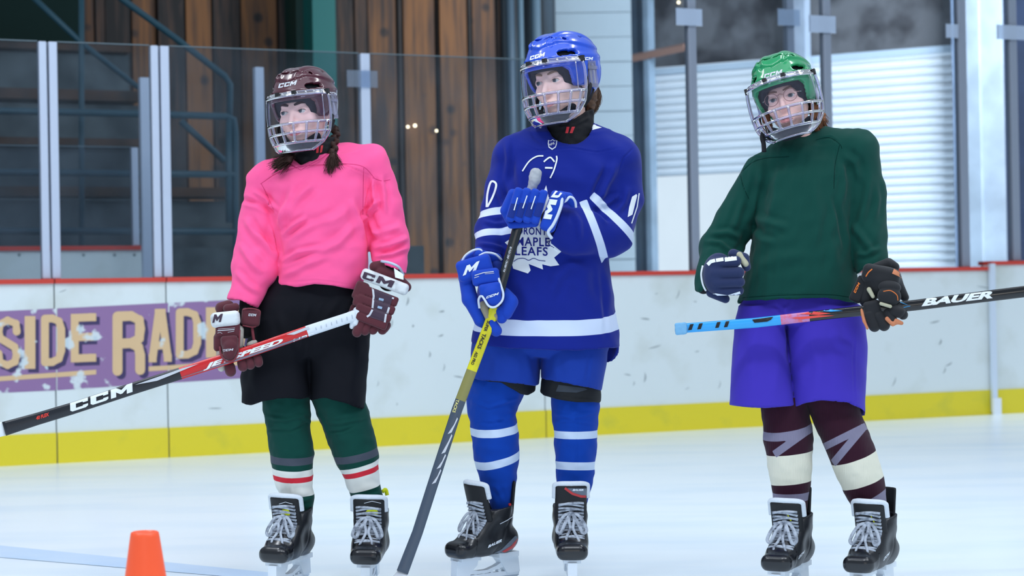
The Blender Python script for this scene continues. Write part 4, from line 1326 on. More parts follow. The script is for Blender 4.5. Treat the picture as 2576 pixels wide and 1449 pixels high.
folds1 = [([(912, 550), (850, 612), (770, 655), (708, 672)], 9, 2.4), ([(900, 500), (840, 560), (760, 610)], 12, 1.8), ([(740, 470), (712, 530), (700, 580)], 7, 4), ([(798, 453), (745, 500), (705, 556)], 9, 3.5), ([(709, 596), (735, 570), (775, 545)], 6, 4), ([(706, 660), (750, 636), (815, 622)], 6, 3.5),
          ([(720, 610), (780, 570), (860, 540)], 9, 2.5), ([(704, 700), (760, 672), (840, 640)], 7, 2.5), ([(880, 500), (905, 560), (918, 620)], 8, 3),
          ([(603, 500), (650, 512), (690, 536)], 6, -3), ([(637, 480), (668, 500), (694, 530)], 5, 3.5), ([(616, 545), (640, 590), (668, 628)], 8, 3.5), ([(640, 575), (672, 620), (700, 655)], 7, 4), ([(602, 610), (625, 650), (660, 690)], 8, 3),
          ([(590, 680), (620, 715), (655, 740)], 7, 2.5), ([(680, 560), (690, 610), (700, 660)], 6, 3.5), ([(936, 445), (940, 490), (948, 530)], 5, 3), ([(958, 440), (966, 490), (970, 540)], 6, 3), ([(914, 560), (930, 530), (958, 500)], 5, 4),
          ([(938, 625), (980, 618), (1030, 596)], 6, 4), ([(940, 645), (985, 640), (1030, 622)], 5, 3), ([(925, 590), (960, 585), (1010, 570)], 7, 2.5), ([(920, 540), (935, 575), (955, 600)], 6, 3),
          ([(655, 462), (700, 434), (757, 418)], 1.8, -2.2), ([(757, 418), (865, 414), (940, 446)], 1.8, -2.2), ([(657, 462), (675, 500), (697, 540)], 2.2, -2.5), ([(938, 446), (920, 500), (915, 550)], 2.2, -2.2), ([(700, 712), (800, 705), (888, 718)], 2, -1.2),
          ([(712, 402), (735, 415), (757, 427)], 2, -2), ([(757, 427), (800, 407), (846, 372)], 2, -2)]
folds1 = [(p_, w_, a_*(2.3 if w_ > 4 else 1)) for p_, w_, a_ in folds1]
J1 = Skin('jersey', jer, (555, 335, -140), (1045, 800, 135), 3.1, M_pink, p1, D1, folds=folds1, noise=1.3, freq=.026)

seam = mk('pink_seam', (214, 62, 118), .9, .1)
for sp_ in ([(655, 463), (700, 434), (757, 419), (800, 415), (872, 412), (915, 420), (942, 448)], [(657, 462), (672, 490), (688, 528)], [(937, 447), (960, 455), (982, 452)], [(915, 422), (914, 470), (913, 540)]):
    decal('seam', dpoly(stroke([tuple(p) for p in crom(np.array([(x, y) for x, y in sp_]), 4)], 1.3), 6), J1.bvh(), D1, seam, J1.o, lift=.5)
decal('seam', dpoly(stroke([(705, 401), (730, 414), (757, 428), (772, 418), (810, 398), (848, 368)], 1.3), 6), J1.bvh(), D1, seam, J1.o, lift=.5)
# shorts
M_bsh = mk('black_shorts', (12, 14, 22), .8, .18, bump=(300, .1, .001))
hip = loft([(690, 694, 903, -2, 88), (722, 672, 914, -2, 90), (748, 655, 924, -2, 92), (775, 643, 926, -2, 94), (830, 634, 928, 0, 92), (880, 630, 926, 0, 80), (900, 640, 920, 0, 66)], n=2.4, smooth=14)
lg = loft([(760, 660, 800, 0, 80), (800, 638, 792, 0, 88), (830, 630, 786, 0, 90), (900, 616, 782, 0, 93), (950, 606, 780, -2, 93), (1040, 607, 782, -4, 92)], n=2.3, smooth=14, bot=[(600, 1012), (630, 1021), (658, 1012), (700, 1003), (790, 1000)])
rg = loft([(760, 790, 924, 0, 80), (830, 768, 929, 0, 90), (900, 772, 926, 0, 92), (950, 776, 921, -2, 90), (1040, 784, 917, -4, 86)], n=2.3, smooth=14, bot=[(780, 1008), (819, 1002), (877, 1014), (922, 1034)])
sh = U(U(lg, rg, k=5), hip, k=16)
sh = Sub(sh, loft([(985, 614, 775, -4, 84), (1060, 616, 775, -4, 84)], top=985, bot=1060), loft([(985, 786, 912, -4, 76), (1060, 790, 910, -4, 76)], top=985, bot=1060))
Skin('shorts', sh, (595, 685, -125), (940, 1050, 125), 4.0, M_bsh, p1, D1, folds=[([(790, 760), (775, 830), (770, 900)], 9, -4), ([(860, 740), (820, 800), (790, 850)], 9, 3), ([(700, 780), (720, 850), (745, 900)], 10, 3), ([(900, 830), (890, 920), (880, 1000)], 12, 3), ([(650, 860), (640, 930), (650, 1000)], 11, 3)], noise=1.0, freq=.02)

# legs and socks
M_sk1 = mk('green_sock', (4, 62, 54), .9, .2, sheen=.05, bands=[('b0', (224, 226, 220)), ('b1', (206, 44, 60)), ('b2', (70, 76, 88))], bump=(300, .15, .001))
def sock(name, rows, D, parent, mat, folds, bands, wc=4, h=3.4, noise=.8, kk=1.02):
    rr = [(y, l, r, wc+ (w[0] if w else 0), (r-l)/2*kk) for y, l, r, *w in rows]
    A = np.array(rr)
    return Skin(name, loft(rr, n=2.05, smooth=9), (A[:, 1].min()-10, A[0, 0]-6, -90), (A[:, 2].max()+10, A[-1, 0]+6, 100), h, mat, parent, D, folds=folds, bands=bands, noise=noise, freq=.04)
sock('sock', [(975, 655, 785), (1012, 660, 780), (1050, 664, 782), (1077, 670, 780), (1110, 673, 786), (1142, 678, 792), (1160, 681, 788), (1181, 685, 788), (1223, 693, 787), (1245, 703, 791), (1268, 712, 790), (1300, 730, 786, 4)], D1, p1, M_sk1,
     [([(664, 1046), (720, 1058), (780, 1040)], 4, 3), ([(668, 1080), (730, 1086), (782, 1062)], 3, -3), ([(760, 1050), (775, 1056), (784, 1066)], 4, 3), ([(735, 1200), (732, 1225), (735, 1250)], 3, 2), ([(745, 1262), (770, 1258), (790, 1250)], 4, 3)],
     {'b0': [((738, 1209, 0), (0, 1, .22), 32, 200)], 'b1': [((738, 1199.5, 0), (0, 1, .22), 6.5, 200)], 'b2': [((738, 1153, 0), (0, 1, .2), 9.5, 200)]})
sock('sock', [(975, 772, 910), (1009, 783, 918), (1036, 795, 930), (1064, 806, 935), (1090, 815, 942), (1116, 825, 948), (1140, 833, 952), (1161, 842, 953), (1207, 866, 955), (1236, 877, 960), (1262, 886, 967), (1300, 900, 966, 4)], D1, p1, M_sk1,
     [([(800, 1060), (850, 1066), (930, 1050)], 4, 3), ([(815, 1090), (860, 1085), (900, 1070)], 3, -3), ([(800, 1040), (812, 1060), (826, 1100)], 3, 2.5), ([(885, 1258), (930, 1250), (962, 1238)], 4, 3), ([(890, 1275), (930, 1265), (965, 1255)], 3, -3)],
     {'b0': [((905, 1199, 0), (.27, 1, .18), 31, 200)], 'b1': [((905, 1186, 0), (.27, 1, .18), 6.5, 200)], 'b2': [((890, 1146, 0), (.22, 1, .18), 9.5, 200)]})
kA, kAt, _ = skate(p1, D1, (728, 1404, -34), 25, guard=False)
kB, kBt, _ = skate(p1, D1, (931, 1407, -34), 7, mirror=True, guard=False)
M_yel = mk('yellow_accent', (208, 216, 20), .6, .3)
for kt, o_, w_ in ((kAt, (718, 1288), 1.0), (kBt, (936, 1286), 1.25)):
    x, y = o_; dv = decal('yellow_pad', dpoly([[(x-13*w_, y+2), (x-8*w_, y-6), (x+7*w_, y-6), (x+13*w_, y+2), (x+10*w_, y+10), (x-10*w_, y+10)]], 6), kt.bvh(), D1, M_yel, kt.o, lift=1.5)
    decal('tongue_mark', dpoly(stroke([(x-16*w_, y-20), (x, y-25), (x+18*w_, y-20)], 1.6), 6), kt.bvh(), D1, M_sprint, kt.o, lift=1.5)
tubes('yellow_lining', [([(962, 1237, 50), (970, 1232, 55), (974, 1246, 55)], 5)], M_yel, kB.o, D1)

# head, helmet, neck
R1 = rotm(z=-6, y=27, x=-5)
c1 = np.array([765, 281, -28.0])
nk = cap((780, 340, 5), (795, 430, 14), 42, 50)
H1, on1 = head(p1, D1, c1, R1, 1.03, (252, 208, 200), (212, 122, 128), (58, 38, 34), neck=nk, brow_w=6.0, irisdir=(-.28, -.12), mouth=(0, -1))
hm1 = helmet(p1, D1, c1, R1, 1.0, (74, 22, 38))
neckguard(p1, D1, [(345, 748, 850, 6, 52), (372, 736, 848, 0, 58), (398, 730, 842, -4, 62), (435, 735, 836, -4, 62)], bars=[[(795, 385), (797, 366), (803, 366), (801, 384.6)], [(804.5, 384.6), (807.5, 366), (813, 365), (810, 383)]])
fullshield(p1, D1, c1, R1, 1.0)
L0 = (699, 222); decal('lettering', dlogo('CCM', (L0[0], L0[1]), (11.4, -2.2), (0.6, -11)), hm1.bvh(), D1, M_sprint, hm1.o)
decal('lettering', dlogo('CCM', (827, 239), (5.2, .3), (-.3, -8)), hm1.bvh(), D1, M_sprint, hm1.o)
M_hair1 = mk('dark_brown_hair', (58, 38, 32), .7, .3)
braid = []
for k in range(7):
    y = 328+k*9; x = 845-k*1.2
    braid.append(('e', (x+(4 if k % 2 else -4), y, 12-k*11), (9.5, 8, 9), (30 if k % 2 else -30, 0, 0)))
pads('hair', braid, M_hair1, p1, D1, k=2, h=1.8, noise=.5)
pads('hair', [('e', (717, 402, -72), (21, 11, 11), (-24, 0, 0)), ('e', (704, 409, -76), (12, 8, 8), (-30, 0, 0))], M_hair1, p1, D1, k=6, noise=1.0)
pads('hair', [('e', (836, 402, -68), (9, 17, 9)), ('e', (833, 414, -76), (10, 11, 8))], M_hair1, p1, D1, k=6, noise=1.0)
hairlocks('hair', M_hair1, p1, D1, [([(838, 385, -54, .5), (836, 398, -64, 1.0), (832, 412, -74, 1.4), (828, 430, -84, 1.7)], 4.2, 170, 1.4),
    ([(841, 385, -54, .5), (844, 402, -66, 1.1), (850, 418, -78, 1.7)], 4.0, 60, 1.2),
    ([(735, 390, -50, .6), (722, 400, -62, 1.2), (708, 410, -74, 1.5), (697, 416, -80, 1.8)], 5.0, 190, 1.5),
    ([(842, 320, 16, .6), (846, 336, 8, .8), (843, 356, -12, .8)], 4.5, 50, 1.3)])
tubes('hair_tie', [([(829, 384, -46), (838, 386, -58), (847, 384, -46)], 4)], M_black, p1, D1)

# ---- stick
t1 = thing('hockey_stick', P(893, 794, D1-.12), 'red and black stick with white taped handle held by the player in pink', 'hockey stick')
sp = densify([(896, 793, -126, 27, 17), (780, 831, -128, 28, 17), (640, 880, -132, 29, 18), (500, 925, -136, 30, 18), (345, 974, -140, 30, 18), (180, 1028, -146, 30, 18), (90, 1055, -146, 31, 17), (10, 1079, -152, 36, 15)], 8)
sp = [np.array(p) for p in sp]
def matidx(sp, fnx): 
    n = len(sp)-1; mi = []
    for i in range(n):
        mi += [fnx((sp[i][0]+sp[i+1][0])/2, k) for k in range(8)]
    return mi+[fnx(sp[0][0], 0), fnx(sp[-1][0], 0)]
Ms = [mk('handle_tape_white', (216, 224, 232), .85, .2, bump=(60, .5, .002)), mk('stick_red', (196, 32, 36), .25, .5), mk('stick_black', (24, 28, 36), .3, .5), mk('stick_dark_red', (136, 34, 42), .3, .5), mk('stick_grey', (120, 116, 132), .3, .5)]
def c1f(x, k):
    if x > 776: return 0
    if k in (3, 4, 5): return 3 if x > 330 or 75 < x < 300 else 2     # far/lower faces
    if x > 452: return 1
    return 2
m = stick_mesh(sp)
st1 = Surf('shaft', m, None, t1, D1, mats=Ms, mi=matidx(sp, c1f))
A1, B1 = (500, 925), (780, 831)
ux = (np.array(B1)-A1)/np.linalg.norm(np.array(B1)-A1); uy = np.array([ux[1], -ux[0]])  # along and up
bv1 = st1.bvh()
def onstick(name, txt, start, length, height, mat, u=ux, flip=False, sh=.35, bold=.05):
    V, Fc = text_mesh(txt, bold)
    w = V[:, 0].max(); up = np.array([u[1], -u[0]])
    if flip: u, up = -u, -up
    decal(name, dtext(txt, start, tuple(u*length/w), tuple(up*height), bold, 6, shear=sh), bv1, D1, mat, st1.o, lift=1.2)
onstick('lettering', 'JETSPEED', (510, 934), 205, 15, M_wprint)
decal('grey_stripe', dpoly(stroke([(455, 950), (620, 898), (770, 846)], [1, 5, 5]), 10), bv1, D1, Ms[4], st1.o, lift=.9)
u2 = np.array([345-180, 974-1028.0]); u2 /= np.linalg.norm(u2)
VF = dlogo('CCM', (177, 1037), tuple(u2*42), (u2[1]*22, -u2[0]*22), 8, .15); decal('logo', VF, bv1, D1, M_wprint, st1.o, lift=1.2)
decal('logo', dlogo('CCM', (790, 836), tuple(-ux*14), tuple(-np.array([ux[1], -ux[0]])*9), 8), bv1, D1, M_wprint, st1.o, lift=1.0)
onstick('lettering', '40 FLEX', (91, 1057), 34, 9, mk('red_stick_print', (220, 60, 50), .5), u=u2)
decal('silver_flash', dpoly([[(340, 968), (460, 926), (500, 915), (430, 944), (395, 958)]], 8), bv1, D1, M_sprint, st1.o, lift=1.1)
decal('silver_flash', dpoly([[(720, 842), (776, 821), (779, 827), (740, 842)]], 8), bv1, D1, M_sprint, st1.o, lift=1.1)
bl = [(12, 1079, -152, 17), (-20, 1082, -153, 26), (-80, 1075, -155, 34), (-160, 1060, -165, 33), (-235, 1040, -185, 24)]
MB().tube(densify([b[:3] for b in bl], 8), list(np.interp(np.linspace(0, 1, len(densify([b[:3] for b in bl], 8))), np.linspace(0, 1, 5), [b[3] for b in bl])), 12, flat=((0, 0, 1), .18)).obj('blade', mk('blade_tape', (226, 232, 236), .8, .2), t1, D1)
tape = [np.array((886, 797, -127))+np.array((-i*13, i*4.3, 0)) for i in range(8)]
tubes('tape_edge', [([p+np.array((-2, -13, 3)), p+np.array((0, 0, -10.5)), p+np.array((2, 13, 3))], .7) for p in tape], mk('tape_seam', (170, 178, 190), .8), st1.o, D1, 5)

# ---- gloves
M_mar = mk('maroon_glove', (84, 34, 44), .8, .3, sheen=.2, bump=(200, .15, .001))
M_mar2 = mk('maroon_piping', (118, 52, 62), .7, .3)
M_gw = mk('glove_white_band', (214, 220, 222), .6, .3, noise=(30, (170, 172, 176), .5, .8))
M_gk = mk('glove_dark_panel', (66, 50, 66), .6, .3)
M_beige = mk('glove_palm', (196, 194, 184), .85, .2, noise=(30, (150, 146, 140), .45, .75))
# right hand (photo left)
DW[0] = -22
g = pads('glove', [('b', (573, 829, -92), (31, 22, 26), 9, (2,)), ('b', (563, 862, -88), (26, 22, 24), 9), ('c', (556, 775, -62), (574, 770, -58), 15), ('c', (563, 880, -88), (572, 912, -92), 17, 14)], M_mar, p1, D1, k=4)
pads('cuff_band', [('b', (567, 803, -88), (37, 19, 36), 12, (-6,))], M_gw, g.o, D1)
cb_ = pads('cuff_roll', [('c', (572, 776, -78), (592, 773, -76), 11)], M_mar, g.o, D1)
pads('wrist', [('c', (628, 756, -34), (618, 830, -58), 25, 22)], M_black, g.o, D1)
th = pads('thumb', [('b', (577, 858, -112), (22, 14, 18), 9, (-4,)), ('c', (579, 872, -120), (577, 890, -122), 21, 17)], M_mar, g.o, D1, k=4)
tubes('thumb_piping', [([(603, 830, -112), (601, 865, -118), (598, 888, -124), (586, 908, -130), (568, 908, -130), (556, 892, -126), (553, 872, -118)], 2.6)], M_mar2, g.o, D1)
fl = pads('cuff_flap', [('b', (631, 798, -84), (24, 22, 14), 8, (6,))], M_mar, g.o, D1)
tubes('flap_piping', [([(610, 780, -96), (628, 776, -98), (653, 782, -94), (650, 800, -94), (642, 822, -92), (610, 819, -96)], 2)], M_mar2, g.o, D1)
tubes('strap', [([(634, 822, -84), (637, 845, -86), (641, 866, -88)], 4)], M_mar2, g.o, D1)
pads('palm', [('c', (602, 830, -84), (600, 870, -84), 12), ('c', (552, 885, -100), (557, 925, -98), 8, 10), ('c', (628, 868, -86), (640, 862, -86), 8)], M_beige, g.o, D1, k=3)
for x, y, r, ty in ((580, 934, 14, 905), (611, 922, 13, 893), (630, 918, 12, 888), (650, 912, 12, 882)):
    fg = pads('finger', [('c', (x-3, ty-14, -78), (x-4, ty+8, -96), r*.8), ('c', (x-4, ty+8, -96), (x, y, -104), r*.8, r*.92)], M_black, g.o, D1, k=2)
    pads('fingertip', [('c', (x-2, y-10, -101), (x, y, -104), r, r)], M_mar, g.o, D1)
    pads('finger_tip_palm', [('c', (x-9, ty+4, -101), (x+3, ty+1, -101), 5)], M_beige, g.o, D1)
decal('logo', dlogo('CCM', (558, 885), (7.0, -.8), (0, -5.5), 4), th.bvh(), D1, M_sprint, th.o)
decal('logo', dlogo('CCM', (624.5, 795), (4.9, .2), (0, -6.2), 4), fl.bvh(), D1, M_sprint, fl.o)
decal('logo', dpoly([uvt(GM, (533, 812), (15.5, -1.5), (5, -21))], 5), merged_bvh(g), D1, M_gk, g.o)
bb = pads('band_print_base', [('b', (567, 803, -88), (37.3, 19.3, 36.3), 12, (-6,))], M_gw, g.o, D1)
decal('logo', dpoly([uvt(GM, (534, 812), (16, -1.5), (5, -21))], 5), bb.bvh(), D1, M_gk, g.o)
decal('print', dpoly(stroke([(549, 828), (591, 825)], 1.0)+stroke([(547, 832), (590, 829)], 2.0)+stroke([(547, 838), (554, 836), (559, 839)], 1)+stroke([(573, 836), (589, 833)], 1.2), 5), g.bvh(), D1, M_sprint, g.o)
# left hand (photo right)
DW[0] = -18
rz = (21,)
g = pads('glove', [('b', (952, 743, -80), (52, 12.5, 31), 6, rz), ('b', (946, 766, -84), (50, 11, 31), 6, rz), ('b', (940, 787, -88), (47, 10.5, 30), 6, rz), ('b', (934, 807, -90), (42, 11, 28), 6, rz), ('b', (944, 775, -76), (44, 44, 26), 8, rz),
    ('b', (907, 732, -86), (17, 24, 24), 8, (22,)), ('b', (902, 757, -92), (14, 14, 22), 7, (14,))], M_mar, p1, D1, k=0)
bb = pads('cuff_band', [('b', (968, 709, -76), (63, 15, 37), 10, (21,))], M_gw, g.o, D1)
pads('cuff_roll', [('c', (942, 671, -70), (958, 668, -66), 13), ('c', (958, 686, -70), (1000, 700, -60), 17), ('c', (1000, 700, -60), (1022, 722, -50), 13)], M_mar, g.o, D1, k=4)
pads('wrist', [('c', (986, 672, -40), (978, 706, -48), 27, 27)], M_black, g.o, D1)
tubes('sleeve_lining', [([(958, 657, -82), (980, 661, -88), (1003, 672, -84), (1015, 692, -66)], 3.5)], M_alu, g.o, D1)
tg = MB().sheet([[(991, 674, -114), (1015, 690, -110)], [(994, 698, -121), (1015, 704, -118)]]); tg.obj('white_tag', M_wprint, g.o, D1)
decal('logo', dpoly([uvt(p_, (910, 700), (25.5, 8.5), (6.5, -16.5)) for p_ in (GC,)], 5), bb.bvh(), D1, M_gk, g.o, lift=1.2)
decal('logo', dpoly([uvt(GM, (945, 710), (29, 10.5), (9, -16.5))], 5), bb.bvh(), D1, M_gk, g.o, lift=1.2)
bg = g.bvh()
decal('dark_panel', dpoly([[(943, 718), (991, 735), (987, 752), (975, 790), (968, 810), (930, 798), (936, 776), (939, 745)]], 5), bg, D1, M_gk, g.o)
for pl_ in ([(937, 717), (940, 745), (937, 775)], [(937, 779), (930, 792), (923, 797)], [(993, 736), (988, 752)], [(979, 773), (974, 789)], [(971, 790), (968, 811)]):
    decal('trim_stripe', dpoly(stroke(pl_, 5), 5), bg, D1, M_sprint, g.o, lift=1.4)
for pl_ in ([(953, 752), (965, 755)], [(950, 772), (961, 775)]):
    decal('inset', dpoly(stroke(pl_, 6), 5), bg, D1, mk('pale_blue', (150, 176, 204), .5), g.o, lift=1.6)
for a, b_, r in (((915, 800, -96), (898, 836, -104), 14), ((930, 806, -94), (918, 832, -102), 13.5), ((949, 812, -90), (938, 830, -98), 13.5), ((970, 818, -84), (962, 830, -92), 13.5)):
    d_ = np.array(b_, float)-np.array(a)
    pads('finger', [('c', a, tuple(np.array(a)+d_*.45), r), ('c', tuple(np.array(a)+d_*.75), b_, r*.95, r*.9)], M_mar, g.o, D1, k=1.5)
pads('thumb', [('c', (893, 775, -70), (884, 800, -66), 12)], M_mar, g.o, D1)
kb = pads('butt_tape', [('c', (899, 782, -106), (893, 812, -106), 11, 9), ('c', (886, 812, -104), (885, 822, -104), 6), ('c', (880, 798, -96), (896, 792, -98), 14)], Ms[0], st1.o, D1, k=3)
kb.o.name = 'handle_knob'
# ================================================================== PLAYER IN BLUE
D2 = 6.47
b2 = P(1350, 1470, D2+.03); b2[2] = 0
p2 = thing('person', b2, 'person in royal blue jersey with white stripes and blue helmet, holding an upright stick', 'person')
M_navyj = mk('royal_blue_jersey', (12, 33, 132), .85, .2, sheen=.08, bands=[('b0', (205, 218, 240))], bump=(420, .12, .0015))
hemf = [(1176, 858), (1210, 866), (1279, 876), (1406, 881), (1520, 877), (1565, 872)]
tor = loft([(340, 1330, 1520, 0, 50), (372, 1290, 1570, 0, 78), (420, 1274, 1582, 0, 96), (480, 1262, 1566, 0, 104), (550, 1240, 1545, -2, 110), (620, 1220, 1530, -4, 112), (700, 1205, 1535, -6, 112), (780, 1196, 1547, -6, 112), (840, 1188, 1557, -6, 112), (930, 1180, 1561, -6, 112)], n=2.4)
tb = np.array(hemf, float)
torc = lambda q: np.maximum(tor(q), q[:, 1]-np.interp(q[:, 0], tb[:, 0], tb[:, 1])-np.clip(q[:, 2]/50, 0, 1)*38)
shl = U(cap((1386, 350, 8), (1292, 388, 6), 46, 50, 1.2), cap((1480, 354, 8), (1552, 400, 4), 46, 60, 1.2), k=4)
aL = chain([(1290, 392, 4, 49), (1270, 480, -2, 47), (1246, 580, -24, 48), (1230, 650, -84, 38)], k=14)
aL = clipy(aL, [(1180, 638), (1230, 632), (1290, 646)])
aR = chain([(1552, 400, 2, 60), (1562, 500, 2, 53), (1530, 585, -38, 61), (1448, 583, -94, 60), (1395, 566, -124, 51)], k=16)
aR0 = aR
aR = lambda q: np.maximum(aR0(q), (1418-(q[:, 1]-516)*.354)-q[:, 0])
aR = Sub(aR, cap((1392, 566, -124), (1350, 556, -144), 43, 43), k=2)
jer = U(U(torc, shl, k=26), aL, k=7)
jer = U(jer, aR, k=6)
jer = Sub(jer, cap((1432, 275, 0), (1432, 328, -24), 56, 56), cap((1420, 300, -40), (1410, 330, -85), 40, 26), k=3)
inh = loft([(830, 1196, 1550, -6, 103), (940, 1192, 1553, -6, 103)], top=830, bot=940)
jer = Sub(jer, inh)
f2 = [([(1275, 350), (1278, 400), (1272, 460)], 7, 3), ([(1300, 400), (1310, 470), (1330, 560)], 10, 3), ([(1255, 440), (1275, 500), (1290, 540)], 7, -3), ([(1250, 470), (1268, 520), (1296, 560)], 6, 3), ([(1215, 555), (1245, 565), (1280, 560)], 5, 3), ([(1200, 612), (1240, 618), (1278, 628)], 5, 3),
      ([(1555, 400), (1525, 460), (1500, 520)], 10, 4), ([(1530, 420), (1505, 470), (1494, 510)], 8, -4), ([(1505, 515), (1530, 510), (1560, 490)], 6, 4), ([(1580, 470), (1570, 510), (1548, 540)], 7, 3), ([(1490, 522), (1510, 535), (1535, 560)], 5, -4), ([(1440, 528), (1456, 560), (1460, 610)], 7, 3),
      ([(1420, 650), (1470, 690), (1480, 760)], 14, 3), ([(1300, 700), (1330, 760), (1320, 830)], 16, 3), ([(1510, 660), (1520, 740), (1525, 860)], 6, -2), ([(1450, 655), (1400, 700), (1380, 760)], 12, 3), ([(1330, 320), (1345, 350), (1380, 372)], 3, -1.5), ([(1285, 352), (1350, 378), (1440, 372), (1500, 382), (1575, 372)], 1.8, -1.6), ([(1600, 366), (1570, 395), (1552, 440)], 2, -2)]
bands2 = {'b0': [((1250, 543, -12), (.08, 1, -.25), 10, 95), ((1238, 599, -28), (.05, 1, -.28), 10, 92), ((1553, 555, -80), (-.68, .70, -.15), 10.5, 92), ((1499, 586, -110), (.93, -.36, .08), 10.5, 88), ((1370, 803, 0), (0, 1, .2), 19.5, 500)]}
f2 = [(p_, w_, a_*(1.8 if w_ > 4 else 1)) for p_, w_, a_ in f2]
J2 = Skin('jersey', jer, (1170, 300, -190), (1625, 930, 140), 3.3, M_navyj, p2, D2, folds=f2, noise=1.3, freq=.024, bands=bands2, seed=5)
bj = J2.bvh()
M_jblue = mk('crest_blue', (26, 36, 128), .8, .2)
def j2(nm, VF, mat=M_wprint, lift=1.3): decal(nm, VF, bj, D2, mat, J2.o, lift=lift)
j2('shoulder_trim', dpoly([[(1337, 314), (1343, 304), (1366, 309), (1361, 323)]], 6)); j2('shoulder_trim', dpoly([[(1466, 333), (1497, 311), (1521, 319)]], 6))
leaf = [(1374, 466), (1380, 495), (1386, 505), (1386, 540), (1386, 585), (1386, 612), (1412, 633), (1394, 648), (1407, 667), (1383, 659), (1385, 670), (1364, 665), (1366, 678), (1330, 664), (1335, 680), (1328, 688), (1318, 661), (1291, 676), (1288, 664), (1275, 650), (1290, 630), (1270, 610), (1300, 590), (1290, 550), (1310, 540), (1320, 500), (1345, 510), (1362, 495)]
j2('leaf_crest', dpoly([leaf], 4), M_wprint)
for tx, o_, w_, h_ in (('TORONTO', (1286, 589), 106, 19), ('MAPLE', (1299, 618), 84, 22), ('LEAFS', (1296, 642), 82, 22)):
    V, _ = text_mesh(tx, .015, 1.12); j2('lettering', dtext(tx, o_, (w_/V[:, 0].max(), .5), (0, -h_), .015, 6, space=1.12), M_jblue, 2.2)
j2('crest_line', dpoly(stroke(crom([(1292, 658), (1303, 651), (1318, 650), (1330, 655), (1342, 650), (1356, 655), (1372, 657)], 4), 1.6), 6), M_jblue, 2.2)
for s_, w_ in (([(1314, 430.6), (1331, 406), (1350, 393.5), (1367, 392)], 3.4), ([(1368, 407), (1376, 400), (1385, 396), (1395, 407)], 3.8), ([(1371, 422), (1390, 422.5)], 4.5), ([(1400, 392), (1400.5, 403), (1393, 429), (1384, 448)], 3.6)):
    j2('neck_lace', dpoly(stroke(crom(s_, 5), w_), 6), M_wprint, 2.4)
shd = [(1379, 352), (1385, 354), (1390, 350), (1396, 354), (1402, 351), (1401, 362), (1398, 371), (1389, 377), (1380, 371), (1378, 361)]
j2('league_shield', dpoly([shd], 5), M_wprint, 1.6)
c_ = np.mean(shd, 0); j2('league_shield', dpoly([[tuple(c_+(np.array(p)-c_)*.8) for p in shd]], 5), M_jblue, 2.2)
V, _ = text_mesh('NHL', .04); j2('lettering', dtext('NHL', (1381, 368), (15/V[:, 0].max(), -6/V[:, 0].max()), (0, -6.5), .04, 5), M_sprint, 2.8)
j2('sleeve_number', dpoly(stroke(crom([(1224, 521), (1226, 488), (1233, 461), (1240, 456), (1248, 463), (1245, 480), (1236, 502), (1226, 520)], 4), 5), 6), M_wprint)
j2('sleeve_number', dpoly([[(1590, 495), (1601, 488), (1603, 492), (1591, 540), (1579, 546), (1583, 520)]], 6), M_wprint)
j2('sleeve_number', dpoly(stroke([(1608, 486), (1603, 520), (1589, 562)], 3), 6), M_wprint)

# shorts and girdle
M_bs = mk('blue_shorts', (12, 54, 152), .8, .25, sheen=.06, bump=(300, .1, .001))
lg = loft([(840, 1190, 1359, 0, 92), (900, 1183, 1358, 0, 94), (943, 1177, 1357, -2, 92), (990, 1174, 1357, -4, 90)], n=2.3, bot=[(1170, 950), (1193, 954), (1310, 966), (1345, 971), (1360, 965)])
rg = loft([(840, 1358, 1532, 0, 92), (900, 1359, 1527, 0, 92), (950, 1361, 1519, -2, 88), (1000, 1363, 1511, -4, 84)], n=2.3, bot=[(1355, 952), (1400, 960), (1460, 970), (1516, 984)])
hp = loft([(820, 1200, 1545, 0, 92), (880, 1195, 1530, 0, 90), (900, 1210, 1510, 0, 70)], n=2.4)
sh = U(lg, rg, hp, k=4)
sh = Sub(sh, loft([(940, 1186, 1350, -3, 84), (1020, 1186, 1350, -3, 84)], top=940, bot=1020), loft([(935, 1369, 1510, -3, 80), (1020, 1370, 1504, -3, 78)], top=935, bot=1020))
Skin('shorts', sh, (1160, 815, -125), (1560, 1000, 125), 4.0, M_bs, p2, D2, folds=[([(1240, 885), (1250, 920), (1245, 955)], 10, 2.5), ([(1320, 880), (1330, 920), (1338, 960)], 9, 3), ([(1400, 885), (1395, 930), (1400, 955)], 9, 2.5), ([(1486, 885), (1478, 930), (1474, 968)], 4, -1.6)], noise=.8, freq=.02)
M_gird = mk('black_girdle', (20, 23, 27), .7, .3)
gl = U(loft([(900, 1368, 1512, 0, 80), (960, 1361, 1512, 0, 80), (990, 1358, 1512, 0, 80), (1020, 1362, 1510, 0, 78)], bot=[(1355, 984), (1368, 994), (1400, 1005), (1450, 1012), (1514, 1013)]),
       loft([(900, 1200, 1350, 0, 82), (950, 1192, 1350, 0, 82), (1000, 1196, 1345, 2, 80)], bot=[(1180, 952), (1260, 964), (1310, 990), (1328, 994), (1345, 985), (1355, 972)]))
gk_ = Skin('girdle', gl, (1180, 895, -100), (1520, 1020, 100), 3.6, M_gird, p2, D2, folds=[([(1362, 988), (1440, 1000), (1508, 1003)], 2, -2)], noise=.5)
decal('grey_patch', dpoly([[(1398, 985), (1405, 968), (1470, 976), (1478, 980), (1450, 988), (1412, 986)]], 6), gk_.bvh(), D2, mk('girdle_patch', (48, 56, 66), .6, .3), gk_.o)

